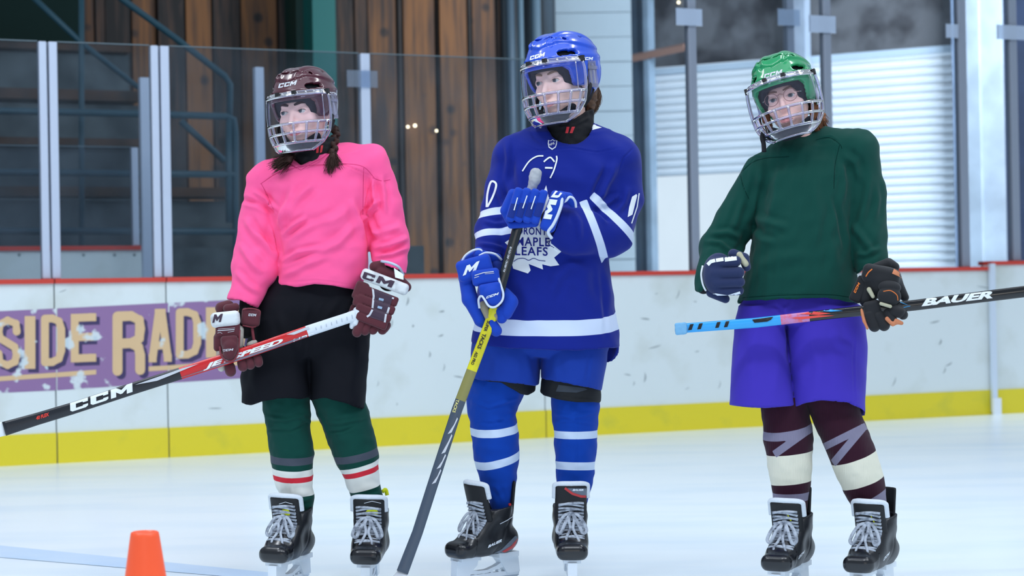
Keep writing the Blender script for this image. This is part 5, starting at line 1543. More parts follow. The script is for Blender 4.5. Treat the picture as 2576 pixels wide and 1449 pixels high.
M_sk2 = mk('blue_sock', (2, 60, 160), .88, .2, sheen=.06, bands=[('b0', (198, 214, 236))], bump=(300, .15, .001))
sock('sock', [(950, 1184, 1335), (1003, 1174, 1313), (1042, 1176, 1298), (1060, 1182, 1300), (1098, 1187, 1306), (1158, 1193, 1305), (1207, 1205, 1299), (1238, 1222, 1294), (1290, 1240, 1290, 4)], D2, p2, M_sk2,
     [([(1180, 1010), (1230, 1025), (1310, 1000)], 4, 2.5), ([(1240, 1050), (1270, 1056), (1298, 1044)], 4, 3), ([(1195, 1060), (1240, 1066), (1290, 1050)], 3, -2), ([(1245, 1220), (1258, 1245), (1268, 1265)], 5, 2)],
     {'b0': [((1242, 1079, 0), (.085, 1, .22), 10, 300), ((1248, 1156, 0), (.24, 1, .26), 10, 300)]})
sock('sock', [(980, 1384, 1510), (1010, 1384, 1508), (1042, 1387, 1507), (1059, 1389, 1505), (1098, 1394, 1503), (1182, 1398, 1496), (1217, 1400, 1491), (1255, 1408, 1480), (1295, 1412, 1468, 4)], D2, p2, M_sk2,
     [([(1388, 1040), (1440, 1052), (1506, 1036)], 4, 2.5), ([(1392, 1062), (1440, 1058), (1503, 1070)], 3, 2), ([(1450, 1000), (1451, 1100), (1450, 1210)], 1.6, -1.2)],
     {'b0': [((1448, 1091, 0), (0, 1, .09), 9.5, 300), ((1447, 1170, 0), (-.02, 1, .07), 10, 300)]})
kC, kCt, RC = skate(p2, D2, (1221, 1396, -30), 50, tup=24)
kD, kDt, RD = skate(p2, D2, (1435, 1396, -40), -3, tup=24)
M_srd = mk('skate_red', (188, 48, 50), .4, .4); M_sgr = mk('skate_grey', (96, 106, 120), .35, .5)
bc = kC.bvh()
u_ = np.array([35, -16.0]); V, _ = text_mesh('BAUER', .05)
decal('grey_panel', dpoly([[(1222, 1402), (1262, 1382), (1296, 1348), (1312, 1352), (1314, 1366), (1290, 1384), (1250, 1394)]], 5), bc, D2, M_sgr, kC.o, lift=1)
decal('red_flash', dpoly([[(1262, 1388), (1285, 1374), (1313, 1342), (1314, 1358), (1298, 1375), (1270, 1390)]], 5), bc, D2, M_srd, kC.o, lift=1.8)
decal('lettering', dtext('BAUER', (1227, 1379), tuple(u_/V[:, 0].max()), (1.5, -7.5), .05, 4, shear=.2), bc, D2, M_wprint, kC.o, lift=2.2)
decal('collar_lining', dpoly(stroke([(1262, 1275), (1278, 1270), (1294, 1266)], 6), 4), bc, D2, mk('red_lining', (214, 62, 60), .6), kC.o, lift=1)
decal('silver_line', dpoly(stroke([(1258, 1318), (1276, 1309), (1292, 1298)], 2), 4), bc, D2, M_sprint, kC.o, lift=1.4)
decal('signature', dpoly(stroke([(1284, 1411), (1290, 1407), (1289, 1413), (1296, 1410), (1302, 1408)], 1), 4), kC.bvh(), D2, M_black, kC.o)
bt = kDt.bvh()
decal('grey_panel', dpoly([[(1420, 1228), (1484, 1229), (1484, 1248), (1462, 1248), (1436, 1240)]], 5), bt, D2, M_sgr, kDt.o, lift=1)
decal('red_flash', dpoly(stroke([(1421, 1228), (1440, 1242), (1462, 1249), (1482, 1249)], 6), 5), bt, D2, M_srd, kDt.o, lift=1.8)
V, _ = text_mesh('BAUER', .05); decal('lettering', dtext('BAUER', (1440, 1235), (28/V[:, 0].max(), 0), (1, -5), .05, 4, shear=.2), bt, D2, M_wprint, kDt.o, lift=2)

# head
R2 = rotm(z=-7, y=36, x=-6)
c2 = np.array([1414, 204, -28.0])
nk = cap((1428, 270, 4), (1434, 380, 12), 43, 52)
H2, on2 = head(p2, D2, c2, R2, 1.07, (252, 212, 200), (214, 142, 142), (150, 120, 100), neck=nk, brow_w=5.0, irisdir=(-.12, -.06), mouth=(0, 0))
hm2 = helmet(p2, D2, c2, R2, 1.09, (16, 74, 200))
def ng():
    f = loft([(270, 1388, 1492, 10, 56), (300, 1372, 1494, 4, 62), (385, 1370, 1498, 0, 70)], n=2.0, smooth=5, top=[(1360, 320), (1415, 306), (1450, 297), (1478, 278), (1500, 272)])
    k = Skin('neck_guard', f, (1362, 262, -86), (1508, 390, 90), 3.2, M_neck, p2, D2, noise=.8, freq=.07, folds=[([(1400, 322), (1450, 312), (1490, 292)], 3, 2)])
    decal('red_bars', dpoly([[(1422, 335), (1425.5, 319), (1432.6, 319), (1429, 335)], [(1433, 335), (1438.5, 319), (1446.5, 318.5), (1440, 335)]], 5), k.bvh(), D2, M_red, k.o)
ng()
fullshield(p2, D2, c2, R2, 1.08)
bh = hm2.bvh()
decal('lettering', dlogo('CCM', (1332, 152), (9.4, -2.6), (-.2, -10), 4), bh, D2, M_wprint, hm2.o)
decal('lettering', dlogo('CCM', (1462, 151), (7.2, 0), (0, -7.6), 4), bh, D2, M_wprint, hm2.o)
M_hair2 = mk('brown_hair', (96, 72, 56), .7, .3)
pads('hair_base', [('e', (1484, 236, 34), (19, 30, 24)), ('e', (1486, 262, 34), (12, 20, 16))], M_hair2, p2, D2, k=8, noise=1.2)
hairlocks('hair', M_hair2, p2, D2, [([(1480, 214, 34, .8), (1490, 240, 38, 1.1), (1494, 262, 40, 1), (1486, 285, 34, .5)], 6, 190, 1.6),
   ([(1466, 222, 14, .8), (1474, 246, 18, 1), (1480, 266, 22, .8), (1474, 280, 20, .4)], 4, 90, 1.4), ([(1500, 225, 50, .7), (1502, 250, 52, .9), (1496, 276, 46, .5)], 5, 90, 1.4)], seed=6)

# ---- stick
t2 = thing('hockey_stick', P(1345, 450, D2-.16), 'upright stick with grey taped knob, black upper shaft and yellow middle, in blue gloves', 'hockey stick')
sp = densify([(1347, 446, -150, 22, 15), (1300, 580, -154, 25, 17), (1240, 790, -166, 26, 18), (1150, 1030, -180, 27, 18), (1085, 1230, -190, 27, 18), (1050, 1340, -196, 27, 17), (1012, 1440, -203, 30, 14)], 8)
Ms2 = [mk('knob_tape_grey', (168, 172, 178), .9, .2, bump=(70, .6, .002)), mk('shaft_black', (28, 34, 40), .2, .55), mk('shaft_yellow', (214, 206, 30), .25, .5, noise=(14, (186, 178, 30), .5, .7)), mk('shaft_olive', (134, 130, 74), .3, .5), mk('shaft_steel', (64, 76, 92), .3, .5)]
def c2f(y, k):
    if y < 545: return 0
    if y < 775: return 1
    if k in (4, 5): return 1
    if y < 930: return 2
    if y < 1010: return 3
    return 4
def mi2(sp, fnx):
    n = len(sp)-1; mi = []
    for i in range(n): mi += [fnx((sp[i][1]+sp[i+1][1])/2, k) for k in range(8)]
    return mi+[fnx(sp[0][1], 0), fnx(sp[-1][1], 0)]
st2 = Surf('shaft', stick_mesh(sp), None, t2, D2, mats=Ms2, mi=mi2(sp, c2f))
pads('handle_knob', [('c', (1348, 437, -151), (1345, 452, -151), 15, 15.5), ('c', (1345, 452, -151), (1338, 476, -152), 14, 10.5)], Ms2[0], st2.o, D2, k=4, noise=.4)
bs2 = st2.bvh()
dv = np.array([1240-1300, 790-580.0]); dv /= np.linalg.norm(dv); dn = np.array([-dv[1], dv[0]])
def vtext(txt, start, length, height, mat, d=dv, bold=.03, sh=0):
    V, _ = text_mesh(txt, bold); up = np.array([d[1], -d[0]])
    decal('lettering', dtext(txt, start, tuple(d*length/V[:, 0].max()), tuple(up*height), bold, 6, shear=sh), bs2, D2, mat, st2.o, lift=1.2)
vtext('85 FLEX GRIP - CROSBY P29', (1283, 620), 66, 5, M_sprint)
d3 = np.array([1150-1240, 1030-790.0]); d3 /= np.linalg.norm(d3)
vtext('SUPER', (1226, 806), 28, 8, M_rub, d3); vtext('TACKS', (1214, 838), 40, 10, M_rub, d3); vtext('AS2 PRO', (1196, 884), 34, 8, M_rub, d3)
d4 = np.array([1085-1150, 1230-1030.0]); d4 /= np.linalg.norm(d4)
vtext('TACKS', (1148, 1004), 34, 8, mk('pale_gold_print', (214, 206, 130), .5), d4)
for a, b_ in (((1140, 1050), (1128, 1088)), ((1126, 1092), (1112, 1138)), ((1110, 1142), (1100, 1176)), ((1098, 1180), (1088, 1214))):
    decal('white_flash', dpoly([[(a[0]+10, a[1]), (a[0]+12, a[1]+4), (b_[0]+8, b_[1]), (b_[0]-2, b_[1]+4), (a[0]+2, a[1]+18)]], 6), bs2, D2, M_sprint, st2.o, lift=1.0)
for i in range(6):
    a = along((1228, 830), (1160, 1010), i*30+14); decal('black_flash', dpoly([[tuple(a+(6, -8)), tuple(a+(10, -4)), tuple(a+(2, 22)), tuple(a+(-3, 18))]], 6), bs2, D2, M_rub, st2.o, lift=1.0)
bl = [(1014, 1438, -203), (1002, 1462, -206), (985, 1480, -212), (930, 1484, -230), (860, 1478, -262)]
dd = densify(bl, 8); MB().tube(dd, list(np.interp(np.linspace(0, 1, len(dd)), [0, .15, .4, 1], [13, 20, 26, 24])), 12, flat=((.3, 0, 1), .2)).obj('blade', mk('blade_tape_grey', (196, 200, 206), .8, .2), t2, D2)

# ---- gloves
M_gb = mk('blue_glove', (12, 62, 176), .8, .3, sheen=.08, bump=(200, .15, .001))
M_gb2 = mk('deep_blue_glove', (14, 42, 126), .8, .3, sheen=.06, bump=(200, .15, .001))
M_rim = mk('white_glove_rim', (206, 216, 232), .8, .2, bump=(90, .3, .001))
M_bgp = mk('worn_palm', (150, 142, 122), .9, .2)
DW[0] = -26
g = pads('glove', [('b', (1194, 674, -112), (45, 27, 34), 12, (-16,)), ('c', (1172, 700, -110), (1182, 752, -122), 18, 20), ('c', (1182, 752, -122), (1208, 806, -126), 19, 15), ('c', (1208, 806, -126), (1226, 822, -126), 14, 11)], M_gb, p2, D2, k=6)
pads('cuff_roll', [('c', (1170, 660, -102), (1204, 634, -96), 13), ('c', (1204, 640, -112), (1250, 650, -100), 13)], M_gb, g.o, D2, k=4)
tubes('cuff_rim', [([(1160, 664, -118), (1170, 644, -118), (1190, 630, -118), (1208, 628, -116), (1212, 638, -118), (1204, 645, -122)], 3.2), ([(1205, 644, -126), (1222, 636, -126), (1245, 639, -122), (1262, 654, -112)], 3.0)], M_rim, g.o, D2)
pads('wrist', [('c', (1228, 648, -50), (1216, 690, -74), 25, 24)], M_black, g.o, D2)
pads('thumb_base', [('b', (1222, 697, -142), (35, 20, 18), 10, (-8,))], M_gb, g.o, D2)
th = pads('thumb', [('b', (1233, 728, -158), (28, 16, 14), 9, (-10,)), ('c', (1238, 738, -160), (1242, 752, -162), 24, 21)], M_gb, g.o, D2, k=5)
tubes('thumb_rim', [([(1206, 775, -150), (1204, 754, -158), (1211, 744, -166), (1218, 752, -174), (1230, 770, -178), (1246, 772, -178), (1262, 758, -174), (1266, 740, -170), (1260, 718, -164), (1254, 700, -156)], 3.0)], M_rim, g.o, D2)
pads('palm', [('c', (1216, 768, -138), (1228, 800, -142), 11, 8)], M_bgp, g.o, D2)
pads('palm', [('c', (1248, 794, -142), (1254, 800, -142), 9)], M_bgp, g.o, D2)
for a, b_, r, r2 in (((1270, 738, -120), (1284, 756, -134), 15, 18), ((1284, 760, -134), (1272, 786, -140), 20, 18), ((1262, 786, -138), (1262, 800, -142), 18, 14), ((1236, 812, -138), (1248, 832, -138), 14, 15)):
    pads('finger', [('c', a, b_, r, r2)], M_gb, g.o, D2, k=2)
pads('cuff_side', [('c', (1250, 668, -104), (1256, 700, -112), 16, 13)], M_gb2, g.o, D2)
decal('logo', dlogo('CCM', (1222, 752), (7.8, -2.6), (.6, -6), 4), th.bvh(), D2, M_wprint, th.o, lift=1.2)
decal('logo', dpoly([uvt(GM, (1164, 694), (24, -9), (10, -26))], 5), merged_bvh(g), D2, M_wprint, g.o, lift=1.3)
decal('print', dpoly(stroke([(1193, 699), (1205, 695)], 1.6)+stroke([(1194, 693), (1216, 686), (1242, 683)], 2.2)+stroke([(1220, 689), (1243, 687)], 1.2), 5), pads('thumb_base_pad', [('b', (1222, 697, -142), (35.3, 20.3, 18.3), 10, (-8,))], M_gb, g.o, D2).bvh(), D2, M_sprint, g.o, lift=1.2)
# upper glove, knuckles to the viewer
DW[0] = -22
gx = []
for (tx, ty), (bx, by) in (((1305, 480), (1283, 550)), ((1326, 480), (1304, 552)), ((1347, 482), (1325, 554)), ((1367, 486), (1347, 556))):
    gx.append(('b', ((tx+bx)/2, (ty+by)/2, -162), (10.8, 45, 20), 8, (17,)))
g = pads('glove', gx+[('c', (1290, 488, -148), (1272, 530, -146), 13, 14), ('c', (1272, 532, -146), (1284, 556, -144), 13, 12)], M_gb, p2, D2, k=0,
         bands=None)
pads('palm_roll', [('c', (1286, 566, -156), (1346, 562, -158), 9.5)], M_gb, g.o, D2)
pads('palm', [('b', (1325, 520, -134), (38, 40, 14), 10, (17,))], M_gb2, g.o, D2)
cf = pads('cuff_band', [('b', (1391, 532, -156), (20, 53, 27), 12, (19,))], M_gb, g.o, D2)
tubes('cuff_rim', [([(1414, 496, -178), (1412, 516, -184), (1402, 544, -186), (1391, 566, -184), (1379, 584, -178), (1388, 600, -170)], 4.2)], M_rim, g.o, D2)
pads('cuff_flap', [('c', (1408, 492, -146), (1430, 496, -140), 12), ('c', (1430, 496, -140), (1442, 512, -132), 11)], M_gb, g.o, D2, k=3)
tubes('flap_rim', [([(1415, 509, -166), (1424, 505, -166), (1432, 496, -162), (1441, 498, -158), (1447, 508, -152), (1449, 522, -148)], 3.2)], M_rim, g.o, D2)
pads('wrist', [('c', (1392, 552, -112), (1430, 562, -94), 32, 32)], M_black, g.o, D2)
bg = merged_bvh(g)
for a, b_ in (((1302, 497), (1293, 529)), ((1326, 492), (1315, 524)), ((1347, 493), (1336, 526))):
    decal('white_stitch', dpoly(stroke([a, b_], 2.6), 5), bg, D2, M_wprint, g.o, lift=3.5)
for i, ((tx, ty), (bx, by)) in enumerate((((1305, 480), (1283, 550)), ((1326, 480), (1304, 552)), ((1347, 482), (1325, 554)), ((1367, 486), (1347, 556)))):
    d_ = np.array([bx-tx, by-ty])/73.0; n_ = np.array([-d_[1], d_[0]])
    m_ = np.array([tx, ty])+d_*(36-i*3)
    decal('dark_pad', dpoly([[tuple(m_+n_*8.5), tuple(m_-n_*8.5+d_*-3), tuple(m_-n_*8.5+d_*34), tuple(m_+n_*8.5+d_*34)]], 5), bg, D2, M_gb2, g.o, lift=1.2)
bcf = cf.bvh()
bcf = merged_bvh(g, cf)
decal('logo', dpoly([uvt(GM, (1386, 552), (12, -36), (-26, -3))], 5), bcf, D2, M_wprint, cf.o, lift=1.4)
decal('logo', dpoly([uvt(GC, (1405, 498), (13, -17), (-20, -2))], 5), bcf, D2, M_wprint, cf.o, lift=1.4)
# ================================================================== PLAYER IN GREEN
D3 = 6.1
b3 = P(2090, 1480, D3+.03); b3[2] = 0
p3 = thing('person', b3, 'person with glasses in dark green jersey and purple shorts, head tilted, holding a stick', 'person')
M_grn = mk('dark_green_jersey', (3, 62, 54), .88, .2, sheen=.05, bump=(420, .12, .0015))
tor = loft([(375, 1985, 2130, 0, 50), (400, 1950, 2150, 0, 78), (440, 1922, 2160, 0, 96), (500, 1905, 2152, 0, 108), (560, 1898, 2142, -4, 114), (640, 1886, 2150, -8, 116), (700, 1872, 2156, -8, 116), (790, 1850, 2158, -6, 112)], n=2.35,
           bot=[(1845, 768), (1862, 760), (1900, 757), (1958, 753), (2080, 751), (2146, 760), (2170, 765)])
shl = U(cap((1990, 392, 8), (1912, 442, 4), 42, 50, 1.2), cap((2078, 368, 8), (2155, 380, 4), 50, 58, 1.2), cap((1990, 392, 8), (2078, 368, 8), 40, 48, 1.1), k=8)
aL = chain([(1912, 442, 4, 50), (1850, 556, 6, 51), (1812, 624, -6, 52), (1802, 700, -66, 48), (1796, 730, -84, 46)], k=16)
aL = clipy(aL, [(1745, 730), (1765, 737), (1830, 742), (1870, 730)])
aL = Sub(aL, cap((1800, 706, -70), (1794, 790, -120), 40, 42), k=2)
aR = chain([(2155, 380, 4, 58), (2170, 490, 6, 57), (2177, 590, -14, 53), (2196, 680, -58, 42)], k=16)
aR = clipy(aR, [(2140, 700), (2180, 672), (2240, 656)])
jer = U(U(tor, shl, k=24), aL, k=8); jer = U(jer, aR, k=6)
jer = U(jer, ell((2008, 392, 0), (84, 54, 78)), k=16)
jer = Sub(jer, cap((2010, 290, -10), (2010, 318, -10), 40, 34), loft([(735, 1868, 2146, -6, 104), (800, 1864, 2148, -6, 104)], top=735, bot=800), k=2)
f3 = [([(1861, 440), (1872, 480), (1890, 520)], 2, -2), ([(1985, 396), (1900, 396), (1866, 434)], 2, -1.6), ([(2060, 350), (2090, 345), (2112, 362)], 2.5, -2), ([(2100, 370), (2104, 430), (2100, 480)], 3, -2.5), ([(2096, 480), (2112, 550), (2130, 640)], 6, -3), ([(2110, 380), (2150, 410), (2165, 460)], 9, 3.5), ([(2120, 400), (2125, 460), (2118, 520)], 7, 3),
      ([(2190, 430), (2180, 500), (2160, 580)], 10, 3.5), ([(2214, 440), (2222, 500), (2214, 560)], 8, -2.5), ([(2140, 560), (2170, 600), (2200, 640)], 8, 3), ([(2150, 640), (2180, 640), (2220, 620)], 6, 2.5), ([(1920, 420), (1900, 500), (1892, 560)], 9, 3), ([(1886, 560), (1920, 590), (1960, 600)], 8, -2.5), ([(1895, 545), (1930, 560), (1990, 575)], 9, 3),
      ([(1785, 590), (1830, 585), (1870, 600)], 7, 3.5), ([(1768, 608), (1810, 610), (1850, 640)], 6, 3), ([(1870, 500), (1850, 560), (1836, 590)], 8, 3), ([(1890, 580), (1880, 620), (1850, 650)], 7, 3), ([(1960, 420), (1950, 500), (1930, 560)], 12, 2.5), ([(2040, 440), (2060, 540), (2050, 640)], 16, 2.5), ([(2100, 500), (2090, 600), (2110, 700)], 12, 2.5), ([(1868, 748), (1960, 742), (2080, 740)], 2, -1.4), ([(1900, 680), (1960, 650), (2040, 640)], 14, 2.2)]
f3 = [(p_, w_, a_*(1.8 if w_ > 4 else 1)) for p_, w_, a_ in f3]
J3 = Skin('jersey', jer, (1740, 295, -150), (2250, 800, 140), 3.3, M_grn, p3, D3, folds=f3, noise=1.4, freq=.024, seed=9)
seam3 = mk('green_seam', (2, 40, 36), .9, .1)
for sp_ in ([(1862, 436), (1890, 410), (1925, 398), (1985, 394)], [(2052, 352), (2085, 346), (2112, 362), (2118, 374)], [(2112, 365), (2100, 420), (2098, 475)], [(1862, 438), (1870, 470), (1884, 500)], [(1868, 749), (1960, 743), (2080, 741), (2140, 748)]):
    decal('seam', dpoly(stroke([tuple(p) for p in crom(np.array(sp_), 4)], 1.3), 6), J3.bvh(), D3, seam3, J3.o, lift=.5)

M_pur = mk('purple_shorts', (62, 46, 172), .8, .25, sheen=.06, bump=(300, .1, .001))
hp = loft([(740, 1868, 2144, 0, 96), (800, 1856, 2168, 0, 102), (815, 1860, 2165, 0, 70)], n=2.4, smooth=14)
lg = loft([(770, 1858, 1975, 0, 90), (823, 1848, 1978, 0, 98), (878, 1843, 1983, 0, 100), (965, 1838, 1998, -2, 98), (1050, 1832, 2010, -4, 96)], n=2.3, smooth=14, bot=[(1830, 1019), (1880, 1023), (1923, 1026), (1960, 1024), (2000, 1021)])
rt = np.array([(2000, 1024), (2030, 1013), (2063, 1007), (2132, 1012), (2160, 1026), (2180, 1040)], float)
rg0 = loft([(770, 1978, 2164, 0, 90), (823, 1978, 2179, 0, 98), (913, 1982, 2181, 0, 98), (1060, 1997, 2178, -4, 94)], n=2.3, smooth=14, bot=1060)
rg = lambda q: np.maximum(rg0(q), q[:, 1]-np.interp(q[:, 0], rt[:, 0], rt[:, 1])-np.clip(q[:, 2]/50, 0, 1)*22)
sh = U(U(lg, rg, k=4), hp, k=14)
sh = Sub(sh, loft([(990, 1844, 1990, -4, 88), (1080, 1842, 1992, -4, 88)], top=990, bot=1080), loft([(985, 2008, 2171, -4, 86), (1080, 2011, 2170, -4, 86)], top=985, bot=1080))
Skin('shorts', sh, (1820, 730, -125), (2195, 1065, 125), 4.0, M_pur, p3, D3, folds=[([(1948, 765), (1965, 785), (1972, 800)], 5, -3), ([(1985, 762), (1976, 785), (1974, 800)], 5, 3), ([(1900, 800), (1890, 880), (1885, 980)], 14, 2.5), ([(1950, 860), (1955, 930), (1950, 1000)], 11, 2.5), ([(2040, 850), (2060, 920), (2050, 1000)], 13, 2.5), ([(2147, 830), (2148, 920), (2150, 1010)], 2.5, -1.6), ([(2100, 820), (2110, 860), (2140, 880)], 10, 3), ([(1975, 800), (1980, 850), (1984, 900)], 4, -3)], noise=.9, freq=.018)

M_sk3 = mk('maroon_knit_sock', (48, 15, 33), .9, .2, sheen=.08, bands=[('b0', (220, 218, 200)), ('b1', (128, 124, 146))], weave=(58, .3, .002))
sock('sock', [(1000, 1912, 2035), (1029, 1915, 2034), (1077, 1919, 2043), (1109, 1920, 2047), (1145, 1927, 2044), (1181, 1932, 2043), (1223, 1940, 2039), (1265, 1946, 2033), (1325, 1962, 2024, 4)], D3, p3, M_sk3,
     [([(1945, 1290), (1990, 1280), (2028, 1286)], 3, 2.5)],
     {'b0': [((1987, 1176, 0), (.1, 1, .14), 37.5, 300)], 'b1': [((1980, 1084, 0), (.16, 1, .22), 10.5, 300), ((1997, 1108, -55), (.58, .81, 0), 9.5, 62), ((1990, 1248, 0), (.03, 1, .15), 10.5, 300)]}, noise=.5)
sock('sock', [(1000, 2020, 2158), (1041, 2037, 2166), (1087, 2056, 2186), (1129, 2076, 2202), (1168, 2090, 2215), (1207, 2107, 2225), (1232, 2120, 2229), (1255, 2131, 2231), (1284, 2147, 2231), (1330, 2165, 2232, 4)], D3, p3, M_sk3,
     [([(2180, 1060), (2192, 1075), (2200, 1100)], 3, 2), ([(2150, 1290), (2190, 1280), (2228, 1270)], 3, 2.5)],
     {'b0': [((2155, 1183.5, 0), (.33, 1, .2), 34, 300)], 'b1': [((2122, 1100, -50), (.45, .9, 0), 9, 78), ((2134, 1120, -52), (.76, .64, 0), 9.5, 66), ((2192, 1268, -20), (.5, .86, .1), 14, 100)]}, noise=.5)
kE, kEt, _ = skate(p3, D3, (1987, 1424, -38), 20, s=1.05)
kF, kFt, _ = skate(p3, D3, (2197, 1428, -38), 22, s=1.06)
for kk, kt, (ox, oy), (tx, ty) in ((kE, kEt, (2008, 1408), (1966, 1300)), (kF, kFt, (2222, 1412), (2180, 1312))):
    decal('logo', dlogo('CCM', (ox, oy), (3.6, -4.0), (2.4, -9), 4, .1), kk.bvh(), D3, M_wprint, kk.o, lift=1.2)
    decal('logo', dlogo('CCM', (tx-30, ty-8), (6.2, .2), (-.4, -5), 4), kt.bvh(), D3, M_sgr, kt.o, lift=1.2)
    decal('yellow_line', dpoly(stroke([(tx+10, ty-16), (tx+18, ty), (tx+24, ty+10)], [1, 2.5, 4]), 4), kt.bvh(), D3, M_yel, kt.o, lift=1.3)
    decal('grey_chevron', dpoly(stroke([(tx-30, ty-2), (tx-5, ty+8), (tx+14, ty-4)], 2), 4), kt.bvh(), D3, M_sgr, kt.o, lift=1.3)

# head
R3 = rotm(z=-15, y=11, x=-10)
c3 = np.array([1980, 250, -30.0])
nk = cap((2002, 320, 4), (2020, 420, 12), 40, 50)
H3, on3 = head(p3, D3, c3, R3, .99, (250, 204, 194), (212, 142, 142), (128, 94, 78), neck=nk, brow_w=4.4, irisdir=(-.05, -.02), mouth=(-3, 6))
hm3 = helmet(p3, D3, c3, R3, 1.06, (8, 142, 84))
fullshield(p3, D3, c3, R3, 1.06)
decal('lettering', dlogo('CCM', (1921, 199), (11.4, -3.2), (-.6, -11.5), 4), hm3.bvh(), D3, M_sprint, hm3.o)
M_hair3 = mk('auburn_hair', (132, 84, 56), .7, .3)
pads('hair_base', [('e', (2050, 290, -10), (12, 26, 16)), ('e', (2064, 296, 26), (14, 16, 16))], M_hair3, p3, D3, k=8, noise=1.2)
hairlocks('hair', M_hair3, p3, D3, [([(2046, 262, -24, .7), (2052, 288, -20, 1), (2054, 312, -16, 1), (2060, 326, -10, 1.1)], 5, 110, 1.5), ([(2052, 280, 30, .8), (2064, 300, 34, 1.1), (2070, 314, 36, 1.3)], 5.5, 120, 1.5), ([(1926, 284, -40, .7), (1928, 304, -46, 1), (1936, 322, -44, .9)], 4.5, 80, 1.5)], seed=8)
tubes('hanging_strap', [([(1922, 330, -60), (1917, 345, -66), (1921, 362, -72), (1922, 382, -76)], 6)], M_black, p3, D3)
# glasses
M_spec = clear('spectacle_frame', (215, 180, 172), .2, .2, .4, (170, 130, 124), .1)
Lg = lambda V: loc2fig(V, R3, c3, .97)
m = MB()
for sg in (-1, 1):
    m.tube([(sg*26+18*math.cos(a), 4+16.5*math.sin(a), -79+abs(18*math.cos(a)*sg+sg*26)*.12+abs(math.cos(a))*1) for a in np.linspace(0, 2*math.pi, 26)], .9, 7)
    m.tube([(sg*44, 0, -73), (sg*52, 0, -60), (sg*60, 2, 0)], 1.3, 6)
m.tube([(-8, -2, -78), (0, -5, -80), (8, -2, -78)], 1.3, 6)
m.tf(Lg); gl = m.obj('glasses', M_spec, p3, D3)
m = MB()
for sg in (-1, 1): m.sheet([[(sg*26+r*17.5*math.cos(a), 4+r*16*math.sin(a), -79+abs(r*17.5*math.cos(a)*sg+sg*26)*.12) for a in np.linspace(0, 2*math.pi, 25)] for r in (.02, .5, 1)])
m.tf(Lg); m.obj('lenses', clear('spectacle_lens', (248, 248, 250), .05, .05, .02, (200, 200, 210), .02), gl, D3)

# ---- stick
t3 = thing('hockey_stick', P(1700, 826, D3-.17), 'black stick with light blue handle end pointing left, held low across the purple shorts', 'hockey stick')
sp = densify([(1716, 826, -150, 24, 16), (1900, 812, -150, 25, 16), (2100, 789, -150, 25, 17), (2300, 768, -153, 27, 17), (2580, 733, -158, 29, 18), (2760, 712, -162, 30, 18)], 8)
Ms3 = [mk('stick_sky_blue', (44, 158, 226), .3, .5), mk('stick_pinkish', (190, 128, 180), .3, .5, noise=(60, (214, 90, 96), .45, .7)), mk('stick_gloss_black', (14, 15, 19), .15, .6), mk('butt_tape_blue', (116, 172, 212), .85, .2)]
def c3f(x, k):
    if k in (4, 5): return 2
    if x < 1962: return 0
    if x < 2040: return 1
    return 2
st3 = Surf('shaft', stick_mesh(sp), None, t3, D3, mats=Ms3, mi=matidx(sp, c3f))
b3_ = st3.bvh()
pads('butt_cap', [('b', (1713, 827, -150), (15, 15, 12), 5, (-4,))], Ms3[3], st3.o, D3, noise=.3)
u3 = np.array([200, -20.0]); u3 /= np.linalg.norm(u3)
def s3(nm, pl, mat, lift=1.2): decal(nm, dpoly(pl, 8), b3_, D3, mat, st3.o, lift=lift)
for x0 in (1732, 1755, 1800, 1822): 
    y0 = 826-(x0-1716)*.08; s3('black_mark', [[(x0+4, y0-9), (x0+13, y0-10), (x0+8, y0+5), (x0-1, y0+6)]], Ms3[2])
s3('black_mark', [[(1892, 804), (1945, 797), (1940, 804), (1930, 809), (1898, 812)]], Ms3[2])
s3('red_flash', [[(2010, 790), (2040, 783), (2090, 788), (2060, 792)]], mk('stick_red_flash', (224, 74, 66), .3), 1.3)
s3('blue_flash', [[(2050, 781), (2078, 777), (2120, 782), (2090, 784)]], Ms3[0], 1.4)
s3('red_flash', [[(1985, 800), (2060, 793), (2100, 794), (2020, 803)]], bpy.data.materials['stick_red_flash'], 1.3)
s3('blue_outline', stroke([(2265, 760), (2290, 770), (2258, 776)], 1.8), Ms3[0], 1.5)
V, _ = text_mesh('BAUER', .05); ud = np.array([258, -30.0]); ud /= np.linalg.norm(ud)
decal('lettering', dtext('BAUER', (2318, 771), tuple(ud*180/V[:, 0].max()), (1.5, -19), .05, 8, shear=.25), b3_, D3, M_wprint, st3.o, lift=1.3)

# ---- gloves
M_nv = mk('navy_glove', (28, 42, 82), .8, .3, sheen=.2, bump=(200, .15, .001))
M_cream = mk('cream_palm', (176, 174, 150), .85, .2)
DW[0] = -20
g = pads('glove', [('e', (1808, 690, -98), (41, 54, 34)), ('c', (1798, 661, -116), (1852, 657, -134), 13.5), ('c', (1796, 687, -118), (1860, 685, -138), 13.5), ('c', (1800, 711, -118), (1862, 709, -136), 12.5), ('c', (1806, 733, -112), (1860, 731, -128), 11.5)], M_nv, p3, D3, k=3)
pads('thumb', [('c', (1845, 640, -112), (1872, 650, -116), 14, 13), ('c', (1872, 650, -116), (1878, 672, -122), 13, 11)], M_nv, g.o, D3, k=4)
pads('palm', [('c', (1860, 642, -122), (1876, 664, -130), 9, 8)], M_cream, g.o, D3)
pads('cuff', [('c', (1790, 735, -90), (1825, 752, -92), 14, 11)], M_nv, g.o, D3)
pads('wrist', [('c', (1806, 690, -74), (1770, 722, -66), 34, 18)], M_black, g.o, D3)
bg = g.bvh()
